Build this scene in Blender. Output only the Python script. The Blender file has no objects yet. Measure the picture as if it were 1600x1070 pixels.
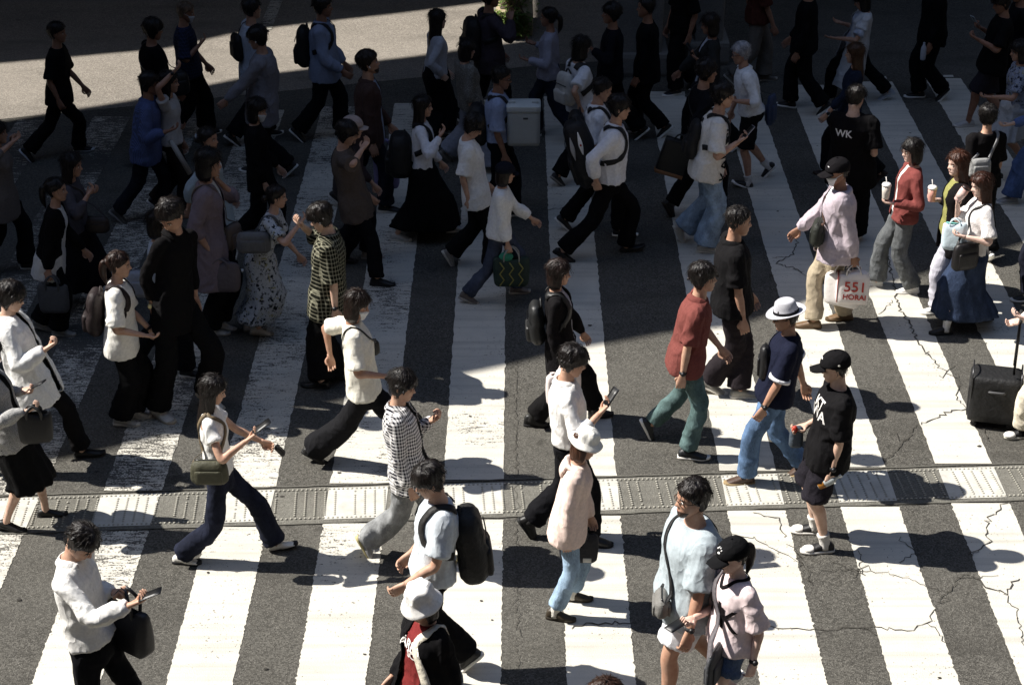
import bpy, bmesh, math, random
import numpy as np
from mathutils import Vector, Matrix
from mathutils.bvhtree import BVHTree
SC = bpy.context.scene
COL = SC.collection
R_ = math.radians
A = np.array
def nrm(v):
    v = np.asarray(v, float); return v / max(np.linalg.norm(v), 1e-9)
# ------------------------------------------------------------------ camera model (metres, photo pixels 1600 x 1070)
FPX = 3000.0
PITCH = math.atan(1485 / FPX)
CAMH = 8.78 * math.cos(PITCH)
CAM = A([0, 0, CAMH])
_F = A([0, math.cos(PITCH), -math.sin(PITCH)]); _D = A([0, -math.sin(PITCH), -math.cos(PITCH)]); _X = A([1.0, 0, 0])
def ray(x, y): return _F + (x - 800) / FPX * _X + (y - 535) / FPX * _D
def gnd(x, y, z=0.0):
    d = ray(x, y); t = (z - CAMH) / d[2]; return CAM + t * d
def pln(x, y, pt, n):
    d = ray(x, y); t = np.dot(A(pt) - CAM, n) / np.dot(d, n); return CAM + t * d
# ------------------------------------------------------------------ noise
_rs = np.random.RandomState(7)
_perm = _rs.permutation(4096); _val = _rs.rand(4096)
def vnoise(p):
    p = np.asarray(p, float); i = np.floor(p).astype(int); f = p - i; f = f * f * (3 - 2 * f); out = 0
    for dx in (0, 1):
        for dy in (0, 1):
            for dz in (0, 1):
                h = _val[(_perm[(_perm[(_perm[(i[:, 0] + dx) & 4095] + i[:, 1] + dy) & 4095] + i[:, 2] + dz) & 4095])]
                w = (f[:, 0] if dx else 1 - f[:, 0]) * (f[:, 1] if dy else 1 - f[:, 1]) * (f[:, 2] if dz else 1 - f[:, 2])
                out = out + w * h
    return out
# ------------------------------------------------------------------ mesh building
class MB:
    def __init__(s): s.V = []; s.F = []; s.M = []; s.n = 0
    def add(s, V, F, mi=0):
        V = np.asarray(V, float).reshape(-1, 3)
        s.V.append(V)
        for f in F: s.F.append([i + s.n for i in f]); s.M.append(mi)
        s.n += len(V); return s
    def data(s): return (np.concatenate(s.V) if s.V else np.zeros((0, 3))), s.F, s.M
def loft(rings, cap=True):
    rings = np.asarray(rings); n, m, _ = rings.shape
    F = []
    for i in range(n - 1):
        for j in range(m):
            k = (j + 1) % m
            F.append([i * m + j, i * m + k, (i + 1) * m + k, (i + 1) * m + j])
    V = rings.reshape(-1, 3)
    if cap:
        V = np.concatenate([V, [rings[0].mean(0)], [rings[-1].mean(0)]]); a = n * m; b = a + 1
        for j in range(m):
            k = (j + 1) % m
            F.append([a, k, j]); F.append([b, (n - 1) * m + j, (n - 1) * m + k])
    return V, F
def ring(c, u, v, a, b, m=16, e=2.0):
    t = np.arange(m) * 2 * math.pi / m; ct, st = np.cos(t), np.sin(t)
    if e != 2.0:
        ct = np.sign(ct) * np.abs(ct) ** (2 / e); st = np.sign(st) * np.abs(st) ** (2 / e)
    return A(c) + np.outer(a * ct, u) + np.outer(b * st, v)
def dense(pts, k=6):
    P = np.asarray(pts, float); P = np.concatenate([[2 * P[0] - P[1]], P, [2 * P[-1] - P[-2]]]); out = []
    for i in range(1, len(P) - 2):
        for s in range(k):
            t = s / k; a, b, c, d = P[i - 1], P[i], P[i + 1], P[i + 2]
            out.append(.5 * (2 * b + (c - a) * t + (2 * a - 5 * b + 4 * c - d) * t * t + (3 * b - a - 3 * c + d) * t ** 3))
    out.append(P[-2]); return A(out)
def tube(path, rad, m=12, ref=(0, 1, 0), flat=1.0, cap=True):
    path = np.asarray(path, float); n = len(path); rad = np.broadcast_to(rad, (n,))
    T = np.gradient(path, axis=0); rings = []; u = np.asarray(ref, float)
    for i in range(n):
        t = nrm(T[i]); u = u - np.dot(u, t) * t
        if np.linalg.norm(u) < 1e-4: u = np.cross(t, (0.3, 0.2, 0.9))
        u = nrm(u); v = np.cross(t, u); rings.append(ring(path[i], u, v, rad[i], rad[i] * flat, m))
    return loft(rings, cap)
def limb(pts, rad, m=14, k=6, ref=(0, 1, 0), flat=1.0):
    D = dense([list(p) + [r] for p, r in zip(pts, rad)], k)
    return tube(D[:, :3], np.maximum(D[:, 3], .003), m, ref, flat)
def ell(c, r, ax=None, n=10, m=14):
    th = np.linspace(0.12, math.pi - .12, n); R = np.eye(3) if ax is None else np.asarray(ax)
    rings = [A(c) + (np.stack([r[0] * np.sin(t) * np.cos(np.arange(m) * 2 * math.pi / m), r[1] * np.sin(t) * np.sin(np.arange(m) * 2 * math.pi / m), np.full(m, r[2] * -np.cos(t))], 1)) @ R for t in th]
    return loft(rings)
def rbox(size, r=.03, n=8, taper=0., bulge=0., noise=0., seed=0):
    """rounded box centred on the origin, z up; taper narrows the top"""
    bm = bmesh.new(); bmesh.ops.create_cube(bm, size=2)
    bmesh.ops.subdivide_edges(bm, edges=bm.edges[:], cuts=n, use_grid_fill=True)
    V = A([v.co[:] for v in bm.verts]); F = [[v.index for v in f.verts] for f in bm.faces]; bm.free()
    h = A(size) / 2; Q = V * h; r = min(r, h.min() * .98); inn = np.clip(Q, -(h - r), h - r); d = Q - inn
    L = np.linalg.norm(d, axis=1, keepdims=True); Q = np.where(L > 1e-9, inn + d / np.maximum(L, 1e-9) * r, Q)
    z = Q[:, 2:3] / h[2]; Q[:, :2] *= 1 - taper * (z + 1) / 2
    Q *= 1 + bulge * (1 - np.abs(V) ** 2).sum(1, keepdims=True) / 2 * A([1, 1, .2])
    if noise: Q += (vnoise(Q * 14 + seed * 7.7)[:, None] - .5) * noise * 2 * nrm(Q + 1e-6) * 12 / 12
    return Q, F
def xf(VF, Rm, t): return (np.asarray(VF[0]) @ np.asarray(Rm) + A(t)), VF[1]      # Rm rows = local axes in target frame
def ribbon(P, Nn, w, th=.004):
    P = A(P); T = np.gradient(P, axis=0); rings = []
    for p, t, n in zip(P, T, Nn):
        s = nrm(np.cross(nrm(t), n)); rings.append([p - s * w / 2, p + s * w / 2, p + s * w / 2 + A(n) * th, p - s * w / 2 + A(n) * th])
    return loft(rings)
def raw_mesh(name, V, F, M=None):
    me = bpy.data.meshes.new(name); me.from_pydata([tuple(v) for v in V], [], F)
    if M is not None and len(M): me.polygons.foreach_set('material_index', np.asarray(M, np.int32))
    return me
def get_co(me):
    a = np.empty(len(me.vertices) * 3); me.vertices.foreach_get('co', a); return a.reshape(-1, 3)
def get_no(me):
    a = np.empty(len(me.vertices) * 3); me.vertices.foreach_get('normal', a); return a.reshape(-1, 3)
def set_co(me, V): me.vertices.foreach_set('co', np.asarray(V, float).ravel()); me.update()
def remesh(mb, vox=.011, it=4, fac=.5):
    V, F, _ = mb.data(); me = raw_mesh('tmp', V, F); o = bpy.data.objects.new('tmp', me); COL.objects.link(o)
    m = o.modifiers.new('r', 'REMESH'); m.mode = 'VOXEL'; m.voxel_size = vox; m.adaptivity = 0
    if it:
        s = o.modifiers.new('s', 'SMOOTH'); s.iterations = it; s.factor = fac
    dg = bpy.context.evaluated_depsgraph_get(); out = bpy.data.meshes.new_from_object(o.evaluated_get(dg))
    bpy.data.objects.remove(o); bpy.data.meshes.remove(me); return out
def faces_of(me): return [list(p.vertices) for p in me.polygons]
def finish(o, mats, smooth=True):
    for m in (mats if isinstance(mats, (list, tuple)) else [mats]): o.data.materials.append(m)
    if smooth: o.data.polygons.foreach_set('use_smooth', np.ones(len(o.data.polygons), bool))
    return o
def mobj(name, me, mats, parent=None, smooth=True):
    o = bpy.data.objects.new(name, me); COL.objects.link(o); finish(o, mats, smooth)
    if parent is not None: o.parent = parent
    return o
def mbobj(name, mb, mats, parent=None, smooth=True):
    V, F, M = mb.data() if isinstance(mb, MB) else (mb[0], mb[1], None)
    return mobj(name, raw_mesh(name, V, F, M), mats, parent, smooth)
def top_obj(name, V, F, M, mats, label, cat, group=None, smooth=True):
    """a thing of its own: mesh in world space, its origin moved to the middle of its base"""
    V = np.asarray(V, float); o0 = A([V[:, 0].mean(), V[:, 1].mean(), V[:, 2].min()])
    o = mobj(name, raw_mesh(name, V - o0, F, M), mats, None, smooth); o.location = o0
    o['label'] = label; o['category'] = cat
    if group: o['group'] = group
    return o
def part(name, VF, mats, parent, smooth=True):
    """a part given in world space, put under its thing"""
    p = parent; off = A(p.location)
    while p.parent: p = p.parent; off = off + A(p.location)
    return mbobj(name, (np.asarray(VF[0]) - off, VF[1]), mats, parent, smooth)
# ------------------------------------------------------------------ materials
def lin(c):
    if isinstance(c, str):
        c = [int(c[i:i + 2], 16) / 255 for i in (0, 2, 4)]
    return tuple((x / 12.92 if x <= .04045 else ((x + .055) / 1.055) ** 2.4) for x in c[:3]) + (1.0,)
class NT:
    def __init__(s, name):
        s.m = bpy.data.materials.new(name); s.m.use_nodes = True; s.t = s.m.node_tree; s.b = s.t.nodes['Principled BSDF']; s._c = None
    def n(s, typ, **kw):
        nd = s.t.nodes.new(typ)
        for k, v in kw.items():
            if isinstance(k, str) and hasattr(nd, k): setattr(nd, k, v)
        return nd
    def l(s, a, b): s.t.links.new(a, b)
    def co(s):
        if s._c is None: s._c = s.n('ShaderNodeTexCoord')
        return s._c.outputs['Object']
    def map(s, scale, src=None, loc=(0, 0, 0), rot=(0, 0, 0)):
        m = s.n('ShaderNodeMapping'); m.inputs['Scale'].default_value = scale; m.inputs['Location'].default_value = loc; m.inputs['Rotation'].default_value = rot
        s.l(src or s.co(), m.inputs['Vector']); return m.outputs[0]
    def noise(s, vec, scale, det=3, rough=.55):
        n = s.n('ShaderNodeTexNoise'); n.inputs['Scale'].default_value = scale; n.inputs['Detail'].default_value = det; n.inputs['Roughness'].default_value = rough
        s.l(vec, n.inputs['Vector']); return n.outputs['Fac']
    def vor(s, vec, scale, feat='F1', out='Distance', rnd=1.0):
        n = s.n('ShaderNodeTexVoronoi'); n.feature = feat; n.inputs['Scale'].default_value = scale; n.inputs['Randomness'].default_value = rnd
        s.l(vec, n.inputs['Vector']); return n.outputs[out]
    def math(s, op, a, b=None, c=None):
        n = s.n('ShaderNodeMath'); n.operation = op
        for i, x in enumerate((a, b, c)):
            if x is None: continue
            if isinstance(x, (int, float)): n.inputs[i].default_value = x
            else: s.l(x, n.inputs[i])
        return n.outputs[0]
    def ramp(s, fac, lo, hi, a=0., b=1.):
        n = s.n('ShaderNodeMapRange'); n.clamp = True
        for i, x in enumerate((fac, lo, hi, a, b)):
            if isinstance(x, (int, float)): n.inputs[i].default_value = x
            else: s.l(x, n.inputs[i])
        return n.outputs[0]
    def mix(s, fac, a, b):
        n = s.n('ShaderNodeMix'); n.data_type = 'RGBA'
        for i, x in ((0, fac), (6, a), (7, b)):
            if isinstance(x, (int, float)): n.inputs[i].default_value = x
            elif isinstance(x, tuple): n.inputs[i].default_value = x
            else: s.l(x, n.inputs[i])
        return n.outputs[2]
    def bump(s, h, dist, strength=1.0, prev=None):
        n = s.n('ShaderNodeBump'); n.inputs['Distance'].default_value = dist; n.inputs['Strength'].default_value = strength
        s.l(h, n.inputs['Height'])
        if prev is not None: s.l(prev, n.inputs['Normal'])
        return n.outputs[0]
    def out(s, col=None, rough=None, nor=None, spec=None):
        b = s.b
        if col is not None:
            if isinstance(col, tuple): b.inputs['Base Color'].default_value = col
            else: s.l(col, b.inputs['Base Color'])
        if rough is not None:
            if isinstance(rough, (int, float)): b.inputs['Roughness'].default_value = rough
            else: s.l(rough, b.inputs['Roughness'])
        if nor is not None: s.l(nor, b.inputs['Normal'])
        if spec is not None: b.inputs['Specular IOR Level'].default_value = spec
        return s.m
_mats = {}
def sc(c, k): return tuple(min(1, x * k) for x in c[:3]) + (1.0,)
def mat(c, kind='fabric', c2=None):
    key = (c, kind, c2)
    if key in _mats: return _mats[key]
    col = lin(c)
    if kind not in ('glass', 'metal', 'paper', 'hair', 'plastic', 'rubber'):
        lu = .3 * col[0] + .55 * col[1] + .15 * col[2]; ds = .16 if kind == 'skin' else .22; col = tuple(x * (1 - ds) + lu * ds for x in col[:3]) + (1.0,)
    N = NT(kind + '_' + str(len(_mats))); v = N.co()
    if kind in ('fabric', 'denim', 'knit', 'gingham', 'plaid', 'floral', 'stripe', 'tweed', 'lace', 'melange'):
        w1 = N.noise(N.map((1, 1, .3)), 9, 3, .5); w2 = N.noise(v, 45, 2)
        b = N.bump(w1, .018, .45)
        if kind == 'knit': b = N.bump(N.vor(N.map((1, 1, 1.6)), 170), .004, .9, b)
        else: b = N.bump(N.noise(v, 420, 1), .0016, .7, b)
        cr = N.noise(N.map((1, 1, .6)), 11, 2, .4); cr = N.math('POWER', N.math('SUBTRACT', 1.0, N.math('ABSOLUTE', N.math('SUBTRACT', N.math('MULTIPLY', cr, 2.0), 1.0))), 5.0); b = N.bump(cr, .009, .45, b)
        mott = N.ramp(w2, .3, .7, .9, 1.08); rough = .86
        xyz = N.n('ShaderNodeSeparateXYZ'); N.l(v, xyz.inputs[0]); u = N.math('ADD', xyz.outputs[0], xyz.outputs[1]); z = xyz.outputs[2]
        base = col
        if kind == 'denim':
            f = N.noise(N.map((1, 1, .5)), 9, 3); g = N.noise(N.map((1, 1, .12)), 300, 1)
            base = N.mix(N.ramp(f, .42, .62), sc(col, .72), sc(col, 1.35)); base = N.mix(N.ramp(g, .35, .65, 0, .35), base, sc(col, 1.9))
        elif kind == 'gingham':
            a = N.math('GREATER_THAN', N.math('FRACT', N.math('MULTIPLY', u, 38)), .5); d = N.math('GREATER_THAN', N.math('FRACT', N.math('MULTIPLY', z, 38)), .5)
            base = N.mix(N.math('MULTIPLY', N.math('ADD', a, d), .5), col, lin(c2))
        elif kind == 'plaid':
            w = N.math('ADD', u, N.math('MULTIPLY', w1, .006))
            a = N.math('LESS_THAN', N.math('ABSOLUTE', N.math('SUBTRACT', N.math('FRACT', N.math('MULTIPLY', w, 28)), .5)), .15)
            d = N.math('LESS_THAN', N.math('ABSOLUTE', N.math('SUBTRACT', N.math('FRACT', N.math('MULTIPLY', z, 28)), .5)), .15)
            base = N.mix(N.math('MULTIPLY', N.math('ADD', a, d), .5), col, lin(c2))
        elif kind == 'floral':
            d1 = N.noise(v, 26, 4, .7); d2 = N.noise(N.map((1, 1, 1), None, (5, 3, 1)), 17, 3, .7)
            base = N.mix(N.ramp(d1, .54, .58), col, lin(c2)); base = N.mix(N.ramp(d2, .60, .63), base, lin('8d8a6a'))
        elif kind == 'stripe':
            base = N.mix(N.math('GREATER_THAN', N.math('FRACT', N.math('MULTIPLY', u, 70)), .55), col, lin(c2))
        elif kind == 'tweed' or kind == 'melange':
            base = N.mix(N.ramp(N.noise(v, 260, 2), .4, .6), sc(col, .55), sc(col, 1.5))
        elif kind == 'lace':
            base = N.mix(N.ramp(N.vor(v, 60), .2, .5), col, sc(col, .55))
        if isinstance(base, tuple): base = N.mix(0.0, base, base)
        mm = N.n('ShaderNodeMix'); mm.data_type = 'RGBA'; mm.blend_type = 'MULTIPLY'; mm.inputs[0].default_value = 1
        N.l(base, mm.inputs[6]); cc = N.n('ShaderNodeCombineColor'); [N.l(mott, cc.inputs[i]) for i in range(3)]; N.l(cc.outputs[0], mm.inputs[7])
        N.out(mm.outputs[2], rough, b, .07)
    elif kind == 'skin':
        f = N.noise(v, 22, 3); N.out(N.mix(N.ramp(f, .35, .7), sc(col, 1.06), (col[0] * .86, col[1] * .76, col[2] * .72, 1)), .52, N.bump(N.noise(v, 300, 2), .001, .5), .35)
    elif kind == 'hair':
        s1 = N.noise(N.map((1, 1, .07)), 260, 2); s2 = N.noise(N.map((1, 1, .1)), 70, 2)
        N.out(N.mix(N.ramp(s1, .35, .7), sc(col, .6), sc(col, 1.9)), .40, N.bump(s2, .006, .6, N.bump(s1, .003, .8)), .32)
    elif kind == 'leather':
        N.out(N.mix(N.noise(v, 60, 3), sc(col, .8), sc(col, 1.25)), .5, N.bump(N.noise(v, 40, 4), .006, .5), .45)
    elif kind == 'nylon':
        N.out(N.mix(N.noise(v, 30, 3), sc(col, .8), sc(col, 1.2)), .62, N.bump(N.noise(v, 500, 1), .001, .6, N.bump(N.noise(v, 24, 4), .014, .7)), .35)
    elif kind == 'straw':
        N.out(N.mix(N.vor(v, 240), sc(col, .75), sc(col, 1.1)), .8, N.bump(N.vor(v, 240), .002, .8), .2)
    elif kind == 'paper':
        N.out(N.mix(N.noise(v, 20, 3), sc(col, .9), sc(col, 1.03)), .55, N.bump(N.noise(v, 16, 3), .01, .5), .4)
    elif kind == 'glass':
        N.out(col, .05, None, .5); N.b.inputs['Transmission Weight'].default_value = .8
    elif kind == 'metal':
        N.b.inputs['Metallic'].default_value = .9; N.out(N.mix(N.noise(v, 90, 2), sc(col, .85), col), .35)
    else:   # plastic, rubber
        N.out(N.mix(N.noise(v, 60, 3), sc(col, .88), sc(col, 1.08)), .42 if kind == 'plastic' else .75, N.bump(N.noise(v, 120, 2), .0015, .4), .45)
    _mats[key] = N.m; return N.m
# ------------------------------------------------------------------ head template (unit = head height; x forward, y to the person's left, z up, chin at -.5)
_hz = A([-.50, -.47, -.42, -.36, -.28, -.15, 0, .1, .2, .3, .38, .44, .48, .5])
_hf = A([.25, .325, .36, .365, .375, .38, .365, .385, .375, .325, .25, .165, .07, -.03])
_hb = A([.10, .06, -.02, -.12, -.22, -.33, -.41, -.44, -.45, -.42, -.36, -.27, -.17, -.05])
_hw = A([.07, .125, .18, .22, .262, .30, .322, .335, .335, .312, .262, .19, .11, .01])
NZ, NP = 46, 44
_zz = -.5 + (1 - np.cos(np.linspace(0, math.pi, NZ))) / 2 * 1.0
_ph = np.arange(NP) * 2 * math.pi / NP
def head_grid(nose=True):
    f = np.interp(_zz, _hz, _hf); b = np.interp(_zz, _hz, _hb); w = np.interp(_zz, _hz, _hw)
    c, s = np.cos(_ph), np.sin(_ph); e = 2 / 2.25
    cx = np.sign(c) * np.abs(c) ** e; sy = np.sign(s) * np.abs(s) ** e
    X = ((f + b) / 2)[:, None] + ((f - b) / 2)[:, None] * cx; Y = w[:, None] * sy; Z = np.repeat(_zz[:, None], NP, 1)
    if nose:
        fr = (c > .2)[None, :]; ay = np.abs(Y)
        np_ = np.interp(Z, [-.19, -.155, -.12, .0, .07], [0, .8, 1, .35, 0])
        X = X + fr * .105 * np_ * np.exp(-(Y / (.045 + .03 * (Z < -.05))) ** 2)
        X = X - fr * .045 * np.exp(-((ay - .15) / .075) ** 2 - ((Z - .005) / .05) ** 2)
        X = X + fr * .02 * np.exp(-((Z - .085) / .03) ** 2 - (ay / .25) ** 2)
        X = X + fr * .022 * np.exp(-((Z + .285) / .045) ** 2 - (Y / .09) ** 2) - fr * .02 * np.exp(-((Z + .36) / .03) ** 2 - (Y / .1) ** 2)
        X = X + fr * .015 * np.exp(-((ay - .2) / .07) ** 2 - ((Z + .1) / .07) ** 2)
    return np.stack([X, Y, Z], -1)
HG = head_grid(); HS = head_grid(False)
def grid_mesh(G): return loft(G)
def _hn(G):
    c = A([-.03, 0, 0.02]); d = G - c; d[..., 2] *= .8
    return d / np.linalg.norm(d, axis=-1, keepdims=True)
_HN = _hn(HS.copy()); _PHI = np.abs((_ph + math.pi) % (2 * math.pi) - math.pi)
def smooth01(x): x = np.clip(x, 0, 1); return x * x * (3 - 2 * x)
def shell(zline, t, soft=.07, low=None, seed=0, rough=.015):
    """offset copy of the head surface: stands proud by t above zline(|angle from front|), sinks into the head below it"""
    zl = zline(_PHI)[None, :]; k = smooth01((HS[..., 2] - zl) / soft + .5)
    if low is not None: k = k * smooth01((low - HS[..., 2]) / soft + .5)
    tt = t if np.isscalar(t) else t(HS)
    off = -.07 * (1 - k) + tt * k
    G = HS + _HN * off[..., None]
    if rough:
        q = np.stack([HS[..., 0] * 5, HS[..., 1] * 5, HS[..., 2] * 2.2], -1).reshape(-1, 3) + seed * 3.1
        n = vnoise(q).reshape(NZ, NP) - .5
        q2 = np.stack([np.cos(_ph)[None] * 9 + 0 * HS[..., 0], np.sin(_ph)[None] * 9 + 0 * HS[..., 0], HS[..., 2] * 3], -1).reshape(-1, 3) + seed
        n2 = vnoise(q2).reshape(NZ, NP) - .5
        G = G + _HN * ((n * rough * 3 + n2 * rough * 2) * k)[..., None]
    return loft(G)
def hairline(front, temple=None, ear=-.02, nape=-.34):
    temple = front - .08 if temple is None else temple
    return lambda p: np.interp(p, [0, .55, 1.1, 1.45, 1.75, 2.1, math.pi], [front, front - .01, temple, ear + .02, ear - .12, nape + .03, nape])
def ear_mesh(sgn):
    V, F = ell((-.04, sgn * .325, -.03), (.06, .028, .115)); V = A(V); V[:, 1] += sgn * (-.25 * (V[:, 0] + .04)); return V, F
# ------------------------------------------------------------------ hand template, metres; x along fingers, y towards the thumb, z back of the hand
def hand_mesh(curl, side, grip=0.0):
    mb = MB()
    prof = [(-.02, .026, .019), (.0, .028, .019), (.03, .036, .017), (.06, .041, .015), (.088, .040, .013), (.098, .034, .009)]
    mb.add(*loft([ring((x, .002, 0), (0, 1, 0), (0, 0, 1), a, b, 12, 2.4) for x, a, b in prof]))
    for i, (y, L) in enumerate([(.030, .068), (.010, .077), (-.011, .072), (-.030, .056)]):
        p = A([.088, y, 0.0]); ang = -.1 - .1 * i * curl; pts = [p - A([.02, 0, 0]), p]; spread = (y) * .5
        for j, fr in enumerate((.45, .32, .23)):
            ang -= curl * (.75, 1.0, .7)[j] * (1 + .06 * i)
            p = p + L * fr * A([math.cos(ang), spread * (1 - curl), math.sin(ang)]); pts.append(p)
        mb.add(*limb(pts, [.0088, .0092, .0084, .0076, .0058], 7, 2))
    th = [A([.012, .020, -.004]), A([.035, .044, -.010]), A([.058, .056 - .02 * curl, -.018 - .012 * curl]), A([.080, .056 - .045 * curl, -.024 - .02 * curl])]
    mb.add(*limb(th, [.014, .0125, .010, .007], 8, 3))
    V, F, _ = mb.data(); V = V.copy(); V[:, 1] *= side
    return V, F
def shoe_mesh(L=.27, w=1.0, h=1.0, heel=0.):
    k = L / .27
    pr = [(-.078, .012, .045), (-.070, .030, .070), (-.045, .037, .086), (-.015, .038, .09), (.02, .038, .084), (.055, .041, .068), (.095, .046, .055), (.13, .046, .045), (.16, .039, .036), (.18, .027, .027), (.19, .01, .018)]
    rings = []
    for x, a, t in pr:
        r = ring((x * k, 0, 0), (0, 1, 0), (0, 0, 1), a * k * w, t * h * .5, 14, 2.6); r[:, 2] = np.maximum(r[:, 2] + t * h * .5, .016)
        r[:, 1] += -.006 * math.sin(max(0, x) * 12); rings.append(r)
    up = loft(rings)
    so = []
    for x, a in [(-.084, .012), (-.078, .028), (-.05, .040), (0, .039), (.05, .043), (.1, .050), (.14, .049), (.17, .041), (.188, .028), (.198, .010)]:
        z0 = 0 if x < .13 else (x - .13) * .14
        r = ring((x * k, 0, .012), (0, 1, 0), (0, 0, 1), a * k * w, .014, 14, 4); r[:, 2] += z0; so.append(r)
    return up, loft(so)
def ik(a, b, l1, l2, hint):
    d = b - a; L = np.linalg.norm(d); Lm = (l1 + l2) * .998
    if L > Lm: b = a + d / L * Lm; d = b - a; L = Lm
    L = max(L, abs(l1 - l2) * 1.05 + .02); u = nrm(d); x = (l1 * l1 - l2 * l2 + L * L) / (2 * L); h = math.sqrt(max(l1 * l1 - x * x, 0))
    hv = A(hint, float); hv = hv - np.dot(hv, u) * u
    return a + u * x + nrm(hv) * h, b
# ------------------------------------------------------------------ the person
class Bag: pass
SK = {'a': 'bf957a', 'b': 'b0856a', 'c': 'cba78f', 'd': '94694f', 'p': 'd9b7a6'}
CNT = [0]
def person(label, head, face, feet=None, H=None, st=.34, sex='M', skin='a', hair='short', hc='120d0b', hd=(0, 0), top=None, jacket=None, bot=None,
           shoes=('222222', 'e8e6e0', 'sneaker'), NA='d', FA='d', extra=(), build=1.07, curl=(.5, .5), dy=0., group='pedestrians on the crossing', fold=1.0, vox=None, sock=None, bend=0.):
    CNT[0] += 1; seed = CNT[0]; rnd = random.Random(seed); hd = (hd[0] + rnd.uniform(-7, 7), hd[1] + rnd.uniform(-3, 4)); st = st * rnd.uniform(.6, 1.1)
    th = R_(face); f = A([math.cos(th), math.sin(th), 0]); l = A([-f[1], f[0], 0]); up = A([0, 0, 1.0])
    near = 'L' if l[1] < 0 else 'R'; far_ = 'R' if near == 'L' else 'L'
    # --- feet and root, in the world
    if feet is not None:
        (nx, ny, *nr), (fx_, fy_, *fr) = feet
        gN, gF = gnd(nx, ny), gnd(fx_, fy_); root = (gN + gF) / 2; root[2] = 0
        pitN, pitF = (nr[0] if nr else 0), (fr[0] if fr else 0); lfN, lfF = (nr[1] if len(nr) > 1 else 0), (fr[1] if len(fr) > 1 else 0)
        root = root + A([0, dy, 0]); T = pln(head[0], head[1], root, A([0, 1.0, 0]))
        if H is not None and abs(T[2] - H) > .0: pass
        Hs = T[2] * 1.012 if H is None else H
        if not 1.40 < T[2] < 1.95: print('HEIGHT?', label[:40], round(T[2], 2))
        lean = abs(T[0] - root[0])
        if lean > .30: print('LEAN?', label[:40], round(T[0] - root[0], 2))
    else:
        T = gnd(head[0], head[1], H * .985); root = A([T[0], T[1], 0]) - f * .06; Hs = H
        s1 = rnd.choice([1, -1]) if st > 0 else -1; st_ = abs(st)
        gN = root + f * st_ * s1; gF = root - f * st_ * s1; sdn = -l if near == 'R' else l
        gN = gN + sdn * .08; gF = gF - sdn * .08; pitN, pitF = (0, 42) if s1 > 0 else (42, 0); lfN = lfF = 0
    s = Hs / 1.72; fem = sex == 'F'
    Rm = A([f, l, up])              # rows: local axes in world
    W2L = lambda p: Rm @ (A(p) - root)
    L2W = lambda p: A(p) @ Rm + root
    X, Y, Z = A([1.0, 0, 0]), A([0, 1.0, 0]), A([0, 0, 1.0])
    Tl = W2L(T)
    foot = {}
    for side, g, pit, lf in ((near, gN, pitN, lfN), ('R' if near == 'L' else 'L', gF, pitF, lfF)):
        g = W2L(g); p = R_(pit); toe = X * math.cos(p) - Z * math.sin(p); e3 = X * math.sin(p) + Z * math.cos(p); tw = (1 if side == 'L' else -1) * .12
        toe = nrm(toe + Y * tw * math.cos(p)); e3 = nrm(e3 - np.dot(e3, toe) * toe)
        if pit > 3: A0 = g + X * .0 - toe * .115 * s
        elif pit < -3: A0 = g - toe * .04 * s
        else: A0 = g - toe * .05 * s
        A0 = A0 + Z * lf
        ymin = .035 * (1 if side == 'L' else -1)
        if feet is None or abs(A0[1]) < .02: A0[1] = A0[1] if abs(A0[1]) > .03 else ymin * 2
        foot[side] = (A0, toe, e3, np.cross(e3, toe), A0 + e3 * .085 * s)
    # --- spine
    hh = .137 * Hs * (1.0 if not fem else .985); hp, hy = R_(hd[1]), R_(hd[0])
    fh = A([math.cos(hy) * math.cos(hp), math.sin(hy) * math.cos(hp), -math.sin(hp)]); lh = A([-math.sin(hy), math.cos(hy), 0]); uh = np.cross(fh, lh)
    hat = any(e[0] in ('cap', 'bucket', 'fedora') for e in extra)
    C = Tl - Z * (.02 + (.02 if hat else 0)) - uh * hh * .5 * math.cos(hp) - Z * 0
    C = C + 0
    N = C - fh * hh * .12 - uh * hh * .42 - Z * hh * .30
    N[1] *= .5
    LT, LS = .247 * Hs, .232 * Hs; Lleg = (LT + LS) * .997
    hw = .052 * Hs
    wl = {near: 1 / (1 + max(0, pitN) / 26), far_: 1 / (1 + max(0, pitF) / 26)}; fxm = sum(wl[k] * foot[k][4][0] for k in 'LR') / sum(wl.values())
    P = A([N[0] * .38 + fxm * .52 - bend, 0, .515 * Hs + .005])
    for side, sg in (('L', 1), ('R', -1)):
        a = foot[side][4]; dh = math.hypot(P[0] - a[0], sg * hw - a[1])
        if dh < Lleg * .95: P[2] = min(P[2], a[2] + math.sqrt(Lleg ** 2 - dh ** 2))
    if P[2] < .40 * Hs: P[2] = .44 * Hs
    ut = nrm(N - P); TL = np.linalg.norm(N - P); ft = nrm(X - np.dot(X, ut) * ut); lt = np.cross(ut, ft)
    tp = lambda x, y, t: P + ut * (t * TL) + ft * x + lt * y
    twist = rnd.uniform(-.12, .12)
    l2 = nrm(lt * math.cos(twist) + ft * math.sin(twist)); f2 = np.cross(l2, ut)
    sw = (.168 if not fem else .146) * s * (.5 + .5 * build)
    sh = {'L': P + ut * TL * .865 + l2 * sw, 'R': P + ut * TL * .865 - l2 * sw}
    hip = {'L': P + lt * hw - ut * .01, 'R': P - lt * hw - ut * .01}
    knee, ank = {}, {}
    for k in 'LR': knee[k], ank[k] = ik(hip[k], foot[k][4], LT, LS, X + (Y if k == 'L' else -Y) * .12)
    # --- arms
    LU, LF = .172 * Hs, .148 * Hs; elb, wri = {}, {}
    far = 'R' if near == 'L' else 'L'
    legf = {k: foot[k][0][0] for k in 'LR'}
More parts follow.
